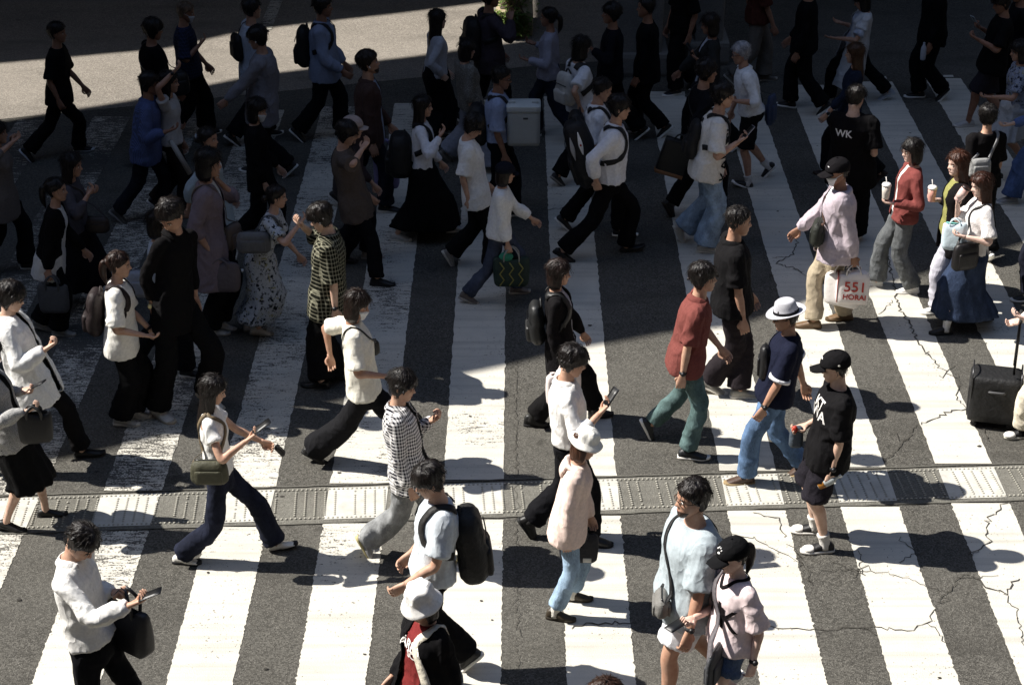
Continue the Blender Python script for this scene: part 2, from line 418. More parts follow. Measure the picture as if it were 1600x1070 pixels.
    for k, spec in ((near, NA), (far, FA)):
        sg = 1 if k == 'L' else -1; S = sh[k]; out = l2 * sg
        if spec == 'd':
            sw_ = -.10 * np.sign(legf[k] - P[0]) + rnd.uniform(-.04, .06); tgt = S + A([sw_ + .05, 0, -1]) * (LU + LF) * .97 + out * .05
        elif spec == 'f': tgt = S + nrm(A([.40, 0, -.9])) * (LU + LF) * .965 + out * .02
        elif spec == 'b': tgt = S + nrm(A([-.42, 0, -.9])) * (LU + LF) * .97 + out * .04
        elif spec[0] == 'l': tgt = A(spec[1:]) * A([1, sg, 1]) * s
        else:
            off = spec[2] if len(spec) > 2 else .22
            if abs(l[1]) > .55: tgt = W2L(pln(spec[0], spec[1], L2W(A([0, sg * off * s, 1])), l))
            else: tgt = W2L(pln(spec[0], spec[1], L2W(A([off * s, 0, 1])), A([0, 1.0, 0])))
        hint = -X * .9 - Z * .7 + out * .45
        elb[k], wri[k] = ik(S, tgt, LU, LF, hint)
    g = build * s * (.93 if fem else 1.0)
    info = Bag(); info.__dict__.update(L2W=L2W, W2L=W2L, root=root, f=f, l=l, tp=tp, P=P, N=N, C=C, fh=fh, lh=lh, uh=uh, hh=hh, elb=elb, wri=wri, sh=sh, hip=hip, knee=knee, near=near, far=far, s=s, ft=ft, lt=lt, ut=ut, TL=TL, Rm=Rm, foot=foot, build=build)
    gl = g / max(1, build) * (1 + .35 * (max(1, build) - 1))
    # --- body: one remeshed surface, with the head and hands in the same mesh
    vx = vox or .012; mb = MB(); bust = .018 if fem else 0.
    TB = [(-.16, .125, .095, 0), (0, .145, .10, -.005), (.22, .132, .095, 0), (.45, .140, .10, 0), (.65, .155, .108, .5), (.8, .160, .098, .3), (.9, .135, .075, 0), (.98, .07, .06, 0), (1.05, .05, .052, 0)]
    mb.add(*loft([ring(tp(bust * b, 0, t), lt, ft, a * g * .9, d * g * .9, 18, 2.3) for t, a, d, b in TB]))
    nr_ = .056 * s * (.86 if fem else 1.0)
    mb.add(*limb([N - ut * .05, N + (C - N) * .3, C - uh * hh * .25 - fh * hh * .08], [nr_ * 1.25, nr_, nr_ * .98], 14, 4))
    for k in 'LR':
        mb.add(*limb([sh[k] - l2 * (.03 if k == 'L' else -.03), sh[k] + (elb[k] - sh[k]) * .35, elb[k], elb[k] + (wri[k] - elb[k]) * .3, wri[k]], A([.048, .041, .035, .036, .0235]) * gl, 12, 5))
        mid = knee[k] + (ank[k] - knee[k]) * .33 - X * .012
        mb.add(*limb([hip[k] + ut * .02, hip[k] + (knee[k] - hip[k]) * .5, knee[k], mid, ank[k] * .85 + knee[k] * .15, ank[k] - foot[k][2] * .05], A([.074, .062, .051, .052, .034, .036]) * gl, 12, 5))
        mb.add(*limb([ank[k] - foot[k][2] * .052 * s - foot[k][1] * .03, ank[k] - foot[k][2] * .060 * s + foot[k][1] * .09 * s], [.026 * s, .016 * s], 10, 4))
    me = remesh(mb, vx, 3)
    B = MB(); B.add(get_co(me), faces_of(me)); bpy.data.meshes.remove(me)
    Hm = A([fh, lh, uh]) * hh; hx = lambda VF: xf(VF, Hm, C)
    B.add(*hx(grid_mesh(HG)), 0)
    for sg in (1, -1):
        B.add(*hx(ear_mesh(sg)), 0)
        B.add(*hx(ell((.333, sg * .150, .0), (.022, .062, .024))), 3); B.add(*hx(ell((.346, sg * .150, .002), (.016, .028, .022))), 2)
        B.add(*hx(limb([(.365, sg * .07, .075), (.36, sg * .15, .095), (.305, sg * .235, .075)], [.014, .017, .008], 8, 4)), 2)
    B.add(*hx(ell((.372, 0, -.285), (.028, .088, .022))), 1)
    for k, cu in ((near, curl[0]), (far, curl[1])):
        sg = 1 if k == 'L' else -1; d = nrm(wri[k] - elb[k]); palm = l2 * -sg
        if d[2] > -.35: palm = palm * .35 + Z * .8       # raised hands show the palm
        palm = nrm(palm - np.dot(palm, d) * d); back = -palm; ty = np.cross(back, d); yy = ty
        V, F = hand_mesh(cu, sg); k2 = s * (.92 if fem else 1.0)
        thumbdir = np.cross(back, d)       # right-handed frame: x=d, y=thumbdir, z=back
        Rh = A([d, thumbdir, back]) * k2
        B.add(*xf((V * A([1, sg, 1]) if False else V, F), Rh, wri[k]), 0)
        setattr(info, 'hand' + k, wri[k] + d * .07 * k2 + palm * .03); setattr(info, 'hfr' + k, (d, palm))
    V, F, M = B.data()
    skm, lip = mat(SK.get(skin, skin), 'skin'), mat('8a4f45', 'skin')
    body = mobj('person', raw_mesh('person', V, F, M), [skm, lip, mat(hc, 'plastic'), mat('cfc8c0', 'plastic')])
    body.location = root; body.rotation_euler = (0, 0, th); body['label'] = label; body['category'] = 'person'; body['group'] = group
    info.o = body
    # --- clothes
    def folds(me, amp, kind):
        V = get_co(me); Nn = get_no(me); q = V + seed * 1.37
        w = np.stack([vnoise(q * 5), vnoise(q * 5 + 31), vnoise(q * 5 + 67)], 1)
        sc_ = A([8.0, 8.0, 2.4]) if kind == 'top' else A([5, 5, 5.5])
        r1 = 1 - np.abs(2 * vnoise(q * sc_ + w * 2.0) - 1); r2 = 1 - np.abs(2 * vnoise(q * sc_ * 2.1 + w * 3 + 11) - 1)
        h = (r1 ** 2.2 - .42) * 1.25 + (r2 ** 1.8 - .45) * .5
        if kind == 'top':
            t = ((V - P) @ ut) / TL; lat = np.abs((V - P) @ lt) > .19 * s
            h = h * np.where(lat, .9, np.interp(t, [-.5, .0, .3, .75, 1.0], [.8, 1.0, 1.1, .55, .3]))
            r3 = 1 - np.abs(2 * vnoise(q * A([10, 10, 13]) + w * 2 + 5) - 1); h = h + np.where(lat, .45, 0) * (r3 ** 2 - .4)
        else:
            r3 = 1 - np.abs(2 * vnoise(q * A([5, 5, 17]) + w * 1.5 + 5) - 1); kz = V[:, 2] / Hs
            h = h * .75 + (r3 ** 2 - .4) * np.interp(kz, [.03, .12, .22, .29, .36, .46, .55], [.8, .6, .35, .7, .3, .5, .2])
        set_co(me, V + Nn * (h * amp)[:, None])
    def prof_top(g2, hem, tuck, flare, women):
        hb_ = -hem / TL
        T_ = [(-.16, .186, .134, 0), (0, .186, .132, 0), (.22, .164, .118, 0), (.45, .163, .12, .2), (.65, .172, .125, 1), (.8, .174, .113, .6), (.9, .146, .088, .2), (.97, .098, .076, 0), (.99, .080, .070, 0), (1.03, .074, .066, 0)]
        if women: T_ = [(t, a * (.93 if t > .3 else .97), d * .93, b) for t, a, d, b in T_]
        ts = A([x[0] for x in T_]); out = []
        for t in [hb_] + [x for x in (-.3, -.16, 0, .1, .22, .33, .45, .55, .65, .73, .8, .86,   .9, .94, .965, .985) if x > hb_ + .03]:
            a, d, b = (np.interp(t, ts, [x[i] for x in T_]) for i in (1, 2, 3)); fl = max(0, .55 - t) * flare
            if tuck and t < .3: a, d = a * .96, d * .96
            out.append((t, a * g2 + fl, d * g2 + fl * .8, b))
        return out
    def make_top(tp_, layer=0):
        c, kind = tp_['c'], tp_.get('k', 'fabric'); sl = tp_.get('sl', .9); hem = tp_.get('hem', .10); loose = tp_.get('loose', 1.0); tuck = hem < 0; flare = tp_.get('flare', .02)
        g2 = g * (1.0 + .06 * layer) * (.5 + .5 * loose) + .008 * layer; mb = MB()
        pr = prof_top(g2, hem, tuck, flare, fem)
        mb.add(*loft([ring(tp(bust * b + (.0), 0, t), l2 if t > .5 else lt, f2 if t > .5 else ft, a, d, 22, 2.35) for t, a, d, b in pr]))
        ext = {}
        for k in 'LR':
            sg = 1 if k == 'L' else -1; S = sh[k]; u1 = elb[k] - S; u2 = wri[k] - elb[k]; lo = (.35 + .65 * loose) * g * (1 + .06 * layer) * .97 + .003 * layer
            pts = [S - l2 * sg * .06 - ut * .005, S + l2 * sg * .002]; rr = [.056 * lo, .061 * lo]
            if sl <= .55:
                if sl > .02: pts += [S + u1 * sl, S + u1 * min(1.0, sl * 1.8)]; rr += [.062 * lo + .004, .066 * lo + .010]
                else: pts += [S + l2 * sg * .02]; rr += [.055 * lo]
            else:
                cu = tp_.get('cuff', .036)
                e2 = min((sl - .5) * 2, 1.0); pts += [S + u1 * .5, elb[k], elb[k] + u2 * e2 * .55, elb[k] + u2 * e2]; rr += [.056 * lo, .050 * lo + .003, .047 * lo + .006 + tp_.get('bell', 0) * .6, cu * lo + tp_.get('bell', 0)]
            mb.add(*limb(pts, rr, 14, 5))
        me = remesh(mb, vx, 4); folds(me, .0115 * fold * (.6 + .4 * loose), 'top')
        if tp_.get('open') is not None:        # an open front: drop the faces in the wedge at the front
            V = get_co(me); bm = bmesh.new(); bm.from_mesh(me); kill = []; wdt = tp_['open']; ang0 = tp_.get('oa', 0)
            for fc in bm.faces:
                c_ = A(fc.calc_center_median()) - P; x, y, z = np.dot(c_, ft), np.dot(c_, lt), np.dot(c_, ut) / TL
                if x > .01 and abs(y - ang0 * x) < wdt * (.75 + .5 * (1 - z)) and (z < 1.2): kill.append(fc)
            bmesh.ops.delete(bm, geom=kill, context='FACES'); bm.to_mesh(me); bm.free()
        o = mobj(tp_.get('n', 'shirt'), me, mat(c, kind, tp_.get('c2')), body)
        if tp_.get('open') is not None:
            so = o.modifiers.new('thickness', 'SOLIDIFY'); so.thickness = .006; so.offset = -1
        if tp_.get('collar'):
            cc = tp_.get('cc', c); cr = tp_.get('cr', .078) * s * (.9 if fem else 1); mbc = MB(); rows = []
            n = 26
            for i in range(n + 1):
                a = R_(38) + (2 * math.pi - R_(76)) * i / n; dr = A([math.cos(a), math.sin(a)]); dp = .028 * max(0, math.cos(a)) + .0
                c0 = tp(0, 0, .965) + ft * dr[0] * cr * .95 + lt * dr[1] * cr - ut * dp; tall = .040 * s
                hi = c0 + ut * tall - (ft * dr[0] + lt * dr[1]) * .008; lo_ = c0 + ut * .006 + (ft * dr[0] + lt * dr[1]) * (.022 + .018 * max(0, math.cos(a)))
                n_ = ft * dr[0] + lt * dr[1]
                rows.append([c0 - n_ * .004, hi - n_ * .003, hi + n_ * .003, lo_ + n_ * .002, lo_ - ut * .006, c0 + n_ * .012 - ut * .01])
            mbc.add(*loft(rows)); mbobj('collar', mbc, mat(cc, kind if kind not in ('gingham', 'plaid') else kind, tp_.get('c2')), o)
        return o
    top_o = None
    if top: top_o = make_top(top)
    jk_o = make_top(jacket, 1) if jacket else None
    info.top = jk_o or top_o
    def bvh():
        if not hasattr(info, '_bvh'):
            VV, FF, nV = [], [], 0
            for o in [x for x in (top_o, jk_o) if x] + [c for c in body.children if c.name.startswith(('trousers', 'shorts', 'skirt'))]:
                v = get_co(o.data); VV.append(v); FF += [[i + nV for i in p.vertices] for p in o.data.polygons]; nV += len(v)
            info._bvh = BVHTree.FromPolygons([Vector(v) for v in np.concatenate(VV)], FF)
        return info._bvh
    info.bvh = bvh
    if bot:
        bt = bot.get('t', 'trousers'); c, kind = bot['c'], bot.get('k', 'fabric'); mb = MB(); gb = g * bot.get('loose', 1.0)
        if bt == 'skirt':
            z1 = bot.get('z', .12) * Hs; w0 = bot.get('w0', .16) * g; w1 = bot.get('w', .27) * s; rows = []
            xs = [foot[k][4][0] for k in 'LR']; ys = [foot[k][4][1] for k in 'LR']
            for i in range(24):
                t = i / 23; z = (P[2] + .09) * (1 - t) + z1 * t; lf = t ** .8
                
                xx, yy_ = [P[0]], [0]
                for k in 'LR':
                    A1, A2 = (hip[k], knee[k]) if z > knee[k][2] else (knee[k], ank[k]); q_ = np.clip((A1[2] - z) / max(A1[2] - A2[2], .02), 0, 1); c_ = A1 + (A2 - A1) * q_; xx.append(c_[0]); yy_.append(c_[1])
                xx = xx[1:]; cx = P[0] * max(0, 1 - t * 3) + (sum(xx) / 2) * min(1, t * 3); ext_ = max(0, (max(xx) - min(xx)) / 2 + .135 * s - (w0 * (1 - lf) + w1 * lf) * .8) * min(1, t * 4)
                a = (w0 * (1 - lf) + w1 * lf); ay_ = max(a, max(abs(v_) for v_ in yy_) + .10 * s if t > .15 else a); n = 56; an = np.arange(n) * 2 * math.pi / n
                pl = 1 + lf * bot.get('pleat', .07) * np.sin(an * 11 + seed + 1.5 * np.sin(an * 2 + t * 2)); hip_b = 1 + .12 * math.exp(-((t - .18) / .12) ** 2)
                rows.append(np.stack([cx + (a * .8 + ext_) * pl * np.cos(an) * hip_b, ay_ * pl * np.sin(an) * hip_b, np.full(n, z) + .008 * lf * np.sin(an * 3 + seed)], 1))
            me = raw_mesh('skirt', *loft(rows)); folds(me, .012, 'leg'); bo = mobj('skirt', me, mat(c, kind, bot.get('c2')), body)
        else:
            pv = [(.24 if not bot.get('high') else .34, .138, .104), (.1, .156, .114), (0, .166, .12), (-.12, .165, .122), (-.2, .13, .105)]
            mb.add(*loft([ring(tp(-.006, 0, t), lt, ft, a * gb, d * gb, 20, 2.3) for t, a, d in pv]))
            hem = bot.get('hem', .95); hr = bot.get('r', .085) * s; kr = max(.066 * gb, hr * .8)
            for k in 'LR':
                a0, a1, a2 = hip[k], knee[k], ank[k] - foot[k][2] * .012
                if bt == 'shorts':
                    e = a0 + (a1 - a0) * hem; pts = [a0 + ut * .03, a0 + (a1 - a0) * .45, a0 + (a1 - a0) * hem * .8, e]; rr = [.092 * gb, .092 * gb, max(.088 * gb, hr * .95), hr]
                else:
                    e = a1 + (a2 - a1) * hem; th_ = A([.094 * gb, (.086 * gb + kr) / 2 + .004, kr + .004, (kr + hr) / 2 + .002, hr])
                    pts = [a0 + ut * .02, a0 + (a1 - a0) * .5, a1, a1 + (e - a1) * .55, e]; rr = th_
                mb.add(*limb(pts, rr, 16, 6))
            me = remesh(mb, vx * 1.1, 4); folds(me, .0125 * fold, 'leg')
            nm = 'shorts' if bt == 'shorts' else 'trousers'; bo = mobj(nm, me, mat(c, kind, bot.get('c2')), body)
    # shoes and socks
    for k in 'LR':
        A0, toe, e3, sd, ak = foot[k]; sc1, sc2, typ = shoes; Lf = .262 * s * (.93 if fem else 1.0)
        upv, so = shoe_mesh(Lf, 1.0 * (.93 if fem else 1), 1.25 if typ == 'boot' else (.82 if typ == 'flat' else 1.0))
        Rf = A([toe, sd, e3])
        if typ == 'boot': upv = (upv[0], upv[1]); 
        so_o = mbobj('shoe', xf(upv, Rf, A0), mat(sc1, 'leather'), body)
        mbobj('sole', xf(so, Rf, A0), mat(sc2, 'rubber'), so_o)
        if typ == 'duo':
            mbobj('toe_cap', xf(ell((.125 * s, 0, .03), (.055, .045, .026)), Rf, A0 + e3 * .004), mat('e6e2da', 'leather'), so_o)
        if sock: mbobj('sock', limb([ak - e3 * .05, ak + (knee[k] - ak) * .05, ak + (knee[k] - ak) * .2], A([.040, .040, .047]) * g, 12, 4), mat(sock, 'knit'), body)
        if typ == 'boot': mbobj('boot_shaft', limb([ak - e3 * .03, ak + (knee[k] - ak) * .06, ak + (knee[k] - ak) * .2], A([.048, .046, .05]) * g, 12, 4), mat(sc1, 'leather'), so_o)
    # hair
    hm = mat(hc, 'hair'); hmb = MB(); hs = hair; zf = {'short': .2, 'bangs': .10, 'bob': .12, 'long': .20, 'pony': .22, 'bun': .22, 'crop': .24, 'shag': .09, 'bald': .3, 'longbangs': .10}[hs]
    if hs == 'crop': hl, tk = hairline(.26, .16, .0, -.26), lambda G: .03 + .02 * np.clip(G[..., 2] * 2, 0, 1)
    elif hs == 'short': hl, tk = hairline(.21, .12, -.04, -.32), lambda G: .045 + .06 * np.clip(G[..., 2] * 2, 0, 1)
    elif hs == 'bangs': hl, tk = hairline(.10, .03, -.10, -.36), lambda G: .06 + .05 * np.clip(G[..., 2] * 2, 0, 1)
    elif hs == 'shag': hl, tk = hairline(.10, .0, -.16, -.42), lambda G: .075 + .06 * np.clip(G[..., 2] * 2, 0, 1)
    elif hs in ('pony', 'bun'): hl, tk = hairline(.24, .12, -.02, -.30), lambda G: .035 + .02 * np.clip(G[..., 2] * 2, 0, 1)
    else: hl, tk = hairline(zf + .03, .02, -.28, -.46), lambda G: .06 + .035 * np.clip(G[..., 2] * 2, 0, 1)
    if hat: tk0 = tk; tk = lambda G: np.minimum(tk0(G), .035)
    hmb.add(*hx(shell(hl, tk, .06, None, seed, .03 if hs in ('shag', 'bangs', 'short') else .018)))
    if hs in ('short', 'bangs', 'shag', 'crop'):
        r2 = random.Random(seed * 5 + 1)
        for i in range(0 if hat else (16 if hs == 'shag' else 8 if hs != 'crop' else 0)):     # locks that break up the outline
            ph = r2.uniform(-2.9, 2.9); z = r2.uniform(.02, .46)
            if abs(ph) < 1.0 and z < zf - .02: continue
            zi = min(range(NZ), key=lambda q: abs(_zz[q] - z)); pj = int(((ph) % (2 * math.pi)) / (2 * math.pi) * NP) % NP
            p0 = HS[zi, pj] + _HN[zi, pj] * .055; d = nrm(A([_HN[zi, pj][0] * .5 + .25 * math.cos(ph), _HN[zi, pj][1] * .6, -.55 + r2.uniform(-.3, .25)]))
            L = r2.uniform(.09, .17) * (1.25 if hs == 'shag' else 1)
            hmb.add(*hx(limb([p0 - d * .05, p0 + d * L * .5 + _HN[zi, pj] * .02, p0 + d * L], [.05, .04, .008], 6, 3)))
    if hs in ('long', 'longbangs', 'bob'):
        L0 = -1.45 if hs != 'bob' else -.62; rows = []; nC = 20
        yaw = R_(hd[0]) * .6; fy = A([math.cos(yaw), math.sin(yaw), 0]); ly = A([-math.sin(yaw), math.cos(yaw), 0])
        for i in range(22):
            t = i / 21; z = .12 + (L0 - .12) * t
            w = np.interp(z, [-1.5, -1.0, -.7, -.45, -.1, .12], [.30, .36, .37, .38, .40, .37]); xb = np.interp(z, [-1.5, -.9, -.6, -.3, 0, .12], [-.50, -.52, -.48, -.47, -.49, -.48])
            if hs == 'bob': w = np.interp(z, [-.62, -.45, -.2, .12], [.30, .41, .41, .38]); xb = np.interp(z, [-.62, -.45, -.2, .12], [-.40, -.49, -.50, -.48])
            a0 = np.interp(z, [-1.5, -.5, .12], [1.5, 1.12, .95]); an = np.linspace(a0, 2 * math.pi - a0, nC); xc = -.05
            ro = np.stack([xc + (-(xb) + xc) * np.cos(an) * np.where(np.cos(an) > 0, .85, 1), w * np.sin(an)], 1); ro *= 1 + .05 * (vnoise(np.stack([an * 6, np.full(nC, t * 2.5), np.full(nC, seed)], 1)) - .5)[:, None]
            ri = ro * (.74 if z > -.5 else .6); ri[:, 0] -= 0 if z > -.5 else .10
            sec = np.concatenate([ro, ri[::-1]])
            base = C + (uh if False else Z) * 0; pt = [C + fy * q[0] * hh + ly * q[1] * hh + (Z * .75 + uh * .25) * z * hh - X * 0 for q in sec]
            pt = A(pt)
            if z < -.45: pt = pt + (P + ut * TL * .8 - C)[0] * X * min(1, (-.45 - z) / 1.0) * .35
            rows.append(pt)
        hmb.add(*loft(rows))
    if hs == 'pony':
        b0 = C - fh * .44 * hh + uh * .10 * hh
        hmb.add(*limb([b0, b0 - fh * .16 * hh - Z * .02, b0 - fh * .20 * hh - Z * .5 * hh, b0 - fh * .10 * hh - Z * .98 * hh], A([.09, .15, .14, .03]) * hh, 12, 5))
    if hs == 'bun': hmb.add(*hx(ell((-.52, 0, -.12), (.17, .17, .17))))
    me = remesh(hmb, .0075 if not vox else .011, 1); V = get_co(me); Nn = get_no(me); q = A([150, 150, 13]); n = vnoise(V * q) - .5; n2 = vnoise(V * A([55, 55, 9]) + 9) - .5
    set_co(me, V + Nn * (n * .0035 + n2 * .008)[:, None])
    HB = MB(); HB.add(get_co(me), faces_of(me)); bpy.data.meshes.remove(me)
    r3 = np.random.RandomState(seed + 500); nS = 420
    zi = r3.randint(6, NZ - 2, nS); pj = r3.randint(0, NP, nS); zl = hl(_PHI)[pj] + .03; ok = (_zz[zi] > zl) & ((_zz[zi] < .08) if hat else True); zi, pj = zi[ok], pj[ok]
    nn = _HN[zi, pj]; p0 = HS[zi, pj] + nn * (np.asarray(tk(HS[zi, pj])).reshape(-1, 1) + 0 * nn) * .9; fl = np.stack([np.cos(_ph[pj]) * .5 - .15, np.sin(_ph[pj]) * .5, -np.ones(len(pj))], 1) + r3.normal(0, .28, (len(pj), 3))
    fl = fl - (fl * nn).sum(1, keepdims=True) * nn; fl /= np.linalg.norm(fl, axis=1, keepdims=True) + 1e-9; sd_ = np.cross(fl, nn); LL = r3.uniform(.10, .26, len(pj))[:, None] * (1.5 if hs in ('long', 'longbangs', 'bob') else 1); lift_ = r3.uniform(.0, .22, len(pj))[:, None]; ww = r3.uniform(.006, .013, len(pj))[:, None]
    q0, q1, q2 = p0 - fl * .03, p0 + fl * LL * .5 + nn * LL * (lift_ * .8 + .05), p0 + fl * LL + nn * LL * (lift_ - .10)
    SV = np.stack([q0 - sd_ * ww, q0 + sd_ * ww, q0 + nn * ww * .8, q1 - sd_ * ww * .8, q1 + sd_ * ww * .8, q1 + nn * ww * .7, q2], 1)
    for sv in SV: HB.add(sv @ Hm + C, [[0, 1, 4, 3], [1, 2, 5, 4], [2, 0, 3, 5], [3, 4, 6], [4, 5, 6], [5, 3, 6]])
    ho = mbobj('hair', HB, hm, body)
    # extras worn by the person (children)
    for e in extra:
        nm = e[0]; c = e[1] if len(e) > 1 else None
        if nm == 'cap':
            V, F = shell(lambda p: np.interp(p, [0, 1, 2, math.pi], [.10, .10, .04, .02]), lambda G: .085 + 0 * G[..., 0], .03, None, seed, 0)
            o = mbobj('cap', hx((V, F)), mat(c, 'fabric'), body); rows = []
            for i in range(9):
                t = i / 8; x0 = .30 + t * (.50 if len(e) < 3 else e[2]); hw_ = .30 * math.sqrt(max(.02, 1 - (t * .93) ** 2.6)) + .02
                yy = np.linspace(-hw_, hw_, 13); zt = .155 - .10 * (yy / .3) ** 2 - .10 * t
                rows.append(np.concatenate([np.stack([x0 + 0 * yy, yy, zt + .012], 1), np.stack([x0 + 0 * yy, yy, zt - .012], 1)[::-1]]))
            mbobj('brim', hx(loft(rows)), mat(c, 'fabric'), o)
            mbobj('button', hx(ell((-.05, 0, .60), (.035, .035, .02))), mat(c, 'fabric'), o)
        elif nm == 'bucket':
            pr = [(.02, .64), (.24, .635), (.34, .60), (.385, .50), (.41, .32), (.425, .25), (.48, .13), (.55, .03), (.60, -.035), (.60, -.06), (.545, .0), (.465, .10), (.40, .20)] if len(e) < 3 else [(.02, .64), (.2, .63), (.33, .56), (.385, .42), (.405, .27), (.43, .24), (.50, .175), (.565, .12), (.59, .10), (.585, .075), (.50, .14), (.40, .20)]
            rows = []
            for r, z in pr:
                an = np.arange(44) * 2 * math.pi / 44; wv = max(0, r - .42) * (.40 * np.sin(an * 2 + seed) + .3 * np.sin(an * 5 + 2 * seed)); dn = .03 * np.exp(-((r - .38) / .1) ** 2) * np.sin(an * 6 + seed) * (z > .3)
                rows.append(np.stack([-.03 + (r + dn) * 1.06 * np.cos(an), (r + dn) * .95 * np.sin(an), z + wv * .35 + .03 * np.cos(an) * (z < .2)], 1))
            mbobj('hat', hx(loft(rows)), mat(c, 'fabric'), body)
        elif nm == 'fedora':
            pr = [(.02, .60), (.14, .60), (.25, .66), (.32, .60), (.365, .42), (.40, .22), (.42, .19), (.54, .17), (.62, .19), (.645, .21), (.64, .185), (.54, .145), (.40, .16)]
            rows = []
            for r, z in pr:
                an = np.arange(40) * 2 * math.pi / 40; pinch = 1 - .12 * np.maximum(0, np.cos(an)) * (z > .4)
                rows.append(np.stack([-.03 + r * 1.1 * np.cos(an), r * .95 * pinch * np.sin(an), z - .06 * (r > .5) * np.cos(an) + .05 * (r > .5) * np.sin(an) ** 2 * (1 if r > .5 else 0)], 1))
            o = mbobj('hat', hx(loft(rows)), mat(c, 'straw'), body)
            mbobj('hat_band', hx(loft([ring((-.03, 0, z), X, Y, r * 1.1, r * .95, 40) for r, z in ((.36, .20), (.415, .20), (.408, .29), (.36, .29))])), mat('1a1a1c', 'fabric'), o)
        elif nm == 'mask':
            V, F = shell(lambda p: np.interp(p, [0, .5, 1.0, 1.15, 1.3], [-.62, -.62, -.55, -.2, .8]), lambda G: .05 + .045 * np.exp(-(G[..., 1] / .12) ** 2 - ((G[..., 2] + .14) / .12) ** 2), .04, -.10, seed, .006)
            o = mbobj('face_mask', hx((V, F)), mat(c or 'dfe3e8', 'fabric'), body)
            for sg in (1, -1): mbobj('ear_loop', hx(limb([(.26, sg * .27, -.14), (.1, sg * .325, -.06), (-.07, sg * .35, -.0)], [.008] * 3, 6, 4)), mat(c or 'dfe3e8', 'fabric'), o)
        elif nm == 'glasses':
            mbg = MB()
            for sg in (1, -1):
                an = np.linspace(0, 2 * math.pi, 21); path = np.stack([.398 - .05 * np.abs(np.sin(an)) * 0 + 0 * an, sg * .15 + .078 * np.cos(an), -.005 + .058 * np.sin(an)], 1); mbg.add(*tube(path, .011, 6, (1, 0, 0)))
                mbg.add(*limb([(.405, sg * .24, .015), (.2, sg * .335, .02), (-.04, sg * .345, .01)], [.011] * 3, 6, 4))
            mbg.add(*limb([(.415, .07, .0), (.43, 0, .012), (.415, -.07, .0)], [.011] * 3, 6, 3))
            go = mbobj('glasses', hx(mbg.data()[:2]), mat(c or '2a1c14', 'plastic'), body)
            if len(e) > 2: mbobj('lenses', hx(xf(ell((.41, .155, -.01), (.012, .085, .066)), np.eye(3), (0, 0, 0))), mat('0c0c0e', 'plastic'), go); mbobj('lenses', hx(ell((.41, -.155, -.01), (.012, .085, .066))), mat('0c0c0e', 'plastic'), go)
        elif nm == 'beard':
            V, F = shell(lambda p: np.interp(p, [0, .6, 1.2, 1.35, 1.5], [-.6, -.6, -.55, -.3, .8]), lambda G: .010 + .006 * np.exp(-(G[..., 1] / .1) ** 2), .06, -.26, seed, .008)
            mbobj('beard', hx((V, F)), mat('2e211a', 'hair'), body)
        elif nm == 'hood':
            mbh = MB(); cr = .115 * s
            pts = [tp(cr * .75 * math.cos(a), cr * math.sin(a), .93 - .05 * math.cos(a)) for a in np.linspace(R_(45), R_(315), 14)]
            mbh.add(*tube(dense(pts, 3), .024 * s, 12)); mbh.add(*limb([tp(-.05, 0, .985), tp(-.085, 0, .87), tp(-.095, 0, .70)], A([.07, .10, .05]) * s, 14, 5, (0, 1, 0), .33))
            me = remesh(mbh, .010, 4); folds(me, .012, 'top'); mobj('hood', me, mat(c, 'fabric'), info.top)
        elif nm == 'scarf':
            pts = [tp(.075 * math.cos(a), .075 * math.sin(a), 1.0) for a in np.linspace(0, 2 * math.pi, 14)]; mbobj('scarf', tube(dense(pts, 3), .028, 10), mat(c, 'fabric'), body)
        elif nm == 'watch':
            k = near if e[2] == 'N' else far; d = nrm(wri[k] - elb[k]); p0 = wri[k] - d * .025
            o = mbobj('watch', tube(A([p0 - d * .011, p0 + d * .011]), .031 * s * (.88 if fem else 1), 14, Z), mat(c, 'rubber'), body)
            q = nrm(np.cross(d, X) * (1 if k == near else -1)); q = nrm((l2 if k == 'L' else -l2) - np.dot((l2 if k == 'L' else -l2), d) * d)
            mbobj('watch_face', ell(p0 + q * .030 * s, (.02, .02, .02)), mat('101014' if len(e) < 4 else e[3], 'plastic'), o)
        elif nm == 'earbud':
            for sg in (1, -1): mbobj('earbud', hx(limb([(.0, sg * .36, -.05), (.03, sg * .37, -.13)], [.03, .018], 8, 3)), mat('e8e8e8', 'plastic'), body)
        elif nm == 'scrunchie':
            mbobj('hair_tie', hx(ell((-.52, 0, .08), (.09, .18, .14))), mat(c, 'fabric'), ho)
        elif nm == 'cuffs':    # trim bands at the sleeve ends
            for k in 'LR':
                u1 = elb[k] - sh[k]; q = sh[k] + u1 * min(1.0, top['sl'] * 1.8); mbobj('sleeve_trim', tube(A([q - nrm(u1) * .03, q - nrm(u1) * .004]), .066 * g * top.get('loose', 1) + .014, 16, X), mat(c, 'fabric'), top_o)
        elif nm == 'necktrim':
            n = 30; rows = []
            for i in range(n):
                a = 2 * math.pi * i / n; cr = .082 * s; dv = max(0, math.cos(a)) ** 1.6
                rows.append((cr * math.cos(a) * (1 + .25 * dv), cr * .92 * math.sin(a) * (1 - .3 * dv), .985 - (e[2] if len(e) > 2 else .05) * dv * 1.0))
            Ps, Ns = [], []
            for x, y, t in rows + rows[:1]:
                q = tp(x, y, t); loc, no, _, _ = bvh().find_nearest(Vector(q)); Ps.append(A(loc) + A(no) * .003); Ns.append(A(no))
            mbobj('neck_trim', ribbon(Ps, Ns, .022, .005), mat(c, 'fabric'), top_o)
        elif nm == 'text':
            _, c, txt, size, x, y, t, *ra = e      # placed on the chest: x forward side +1 / back -1, y sideways, t height on the torso
            fc = bpy.data.curves.new('t', 'FONT'); fc.body = txt; fc.size = size; fc.align_x = 'CENTER'; fc.align_y = 'CENTER'; fc.offset = .002
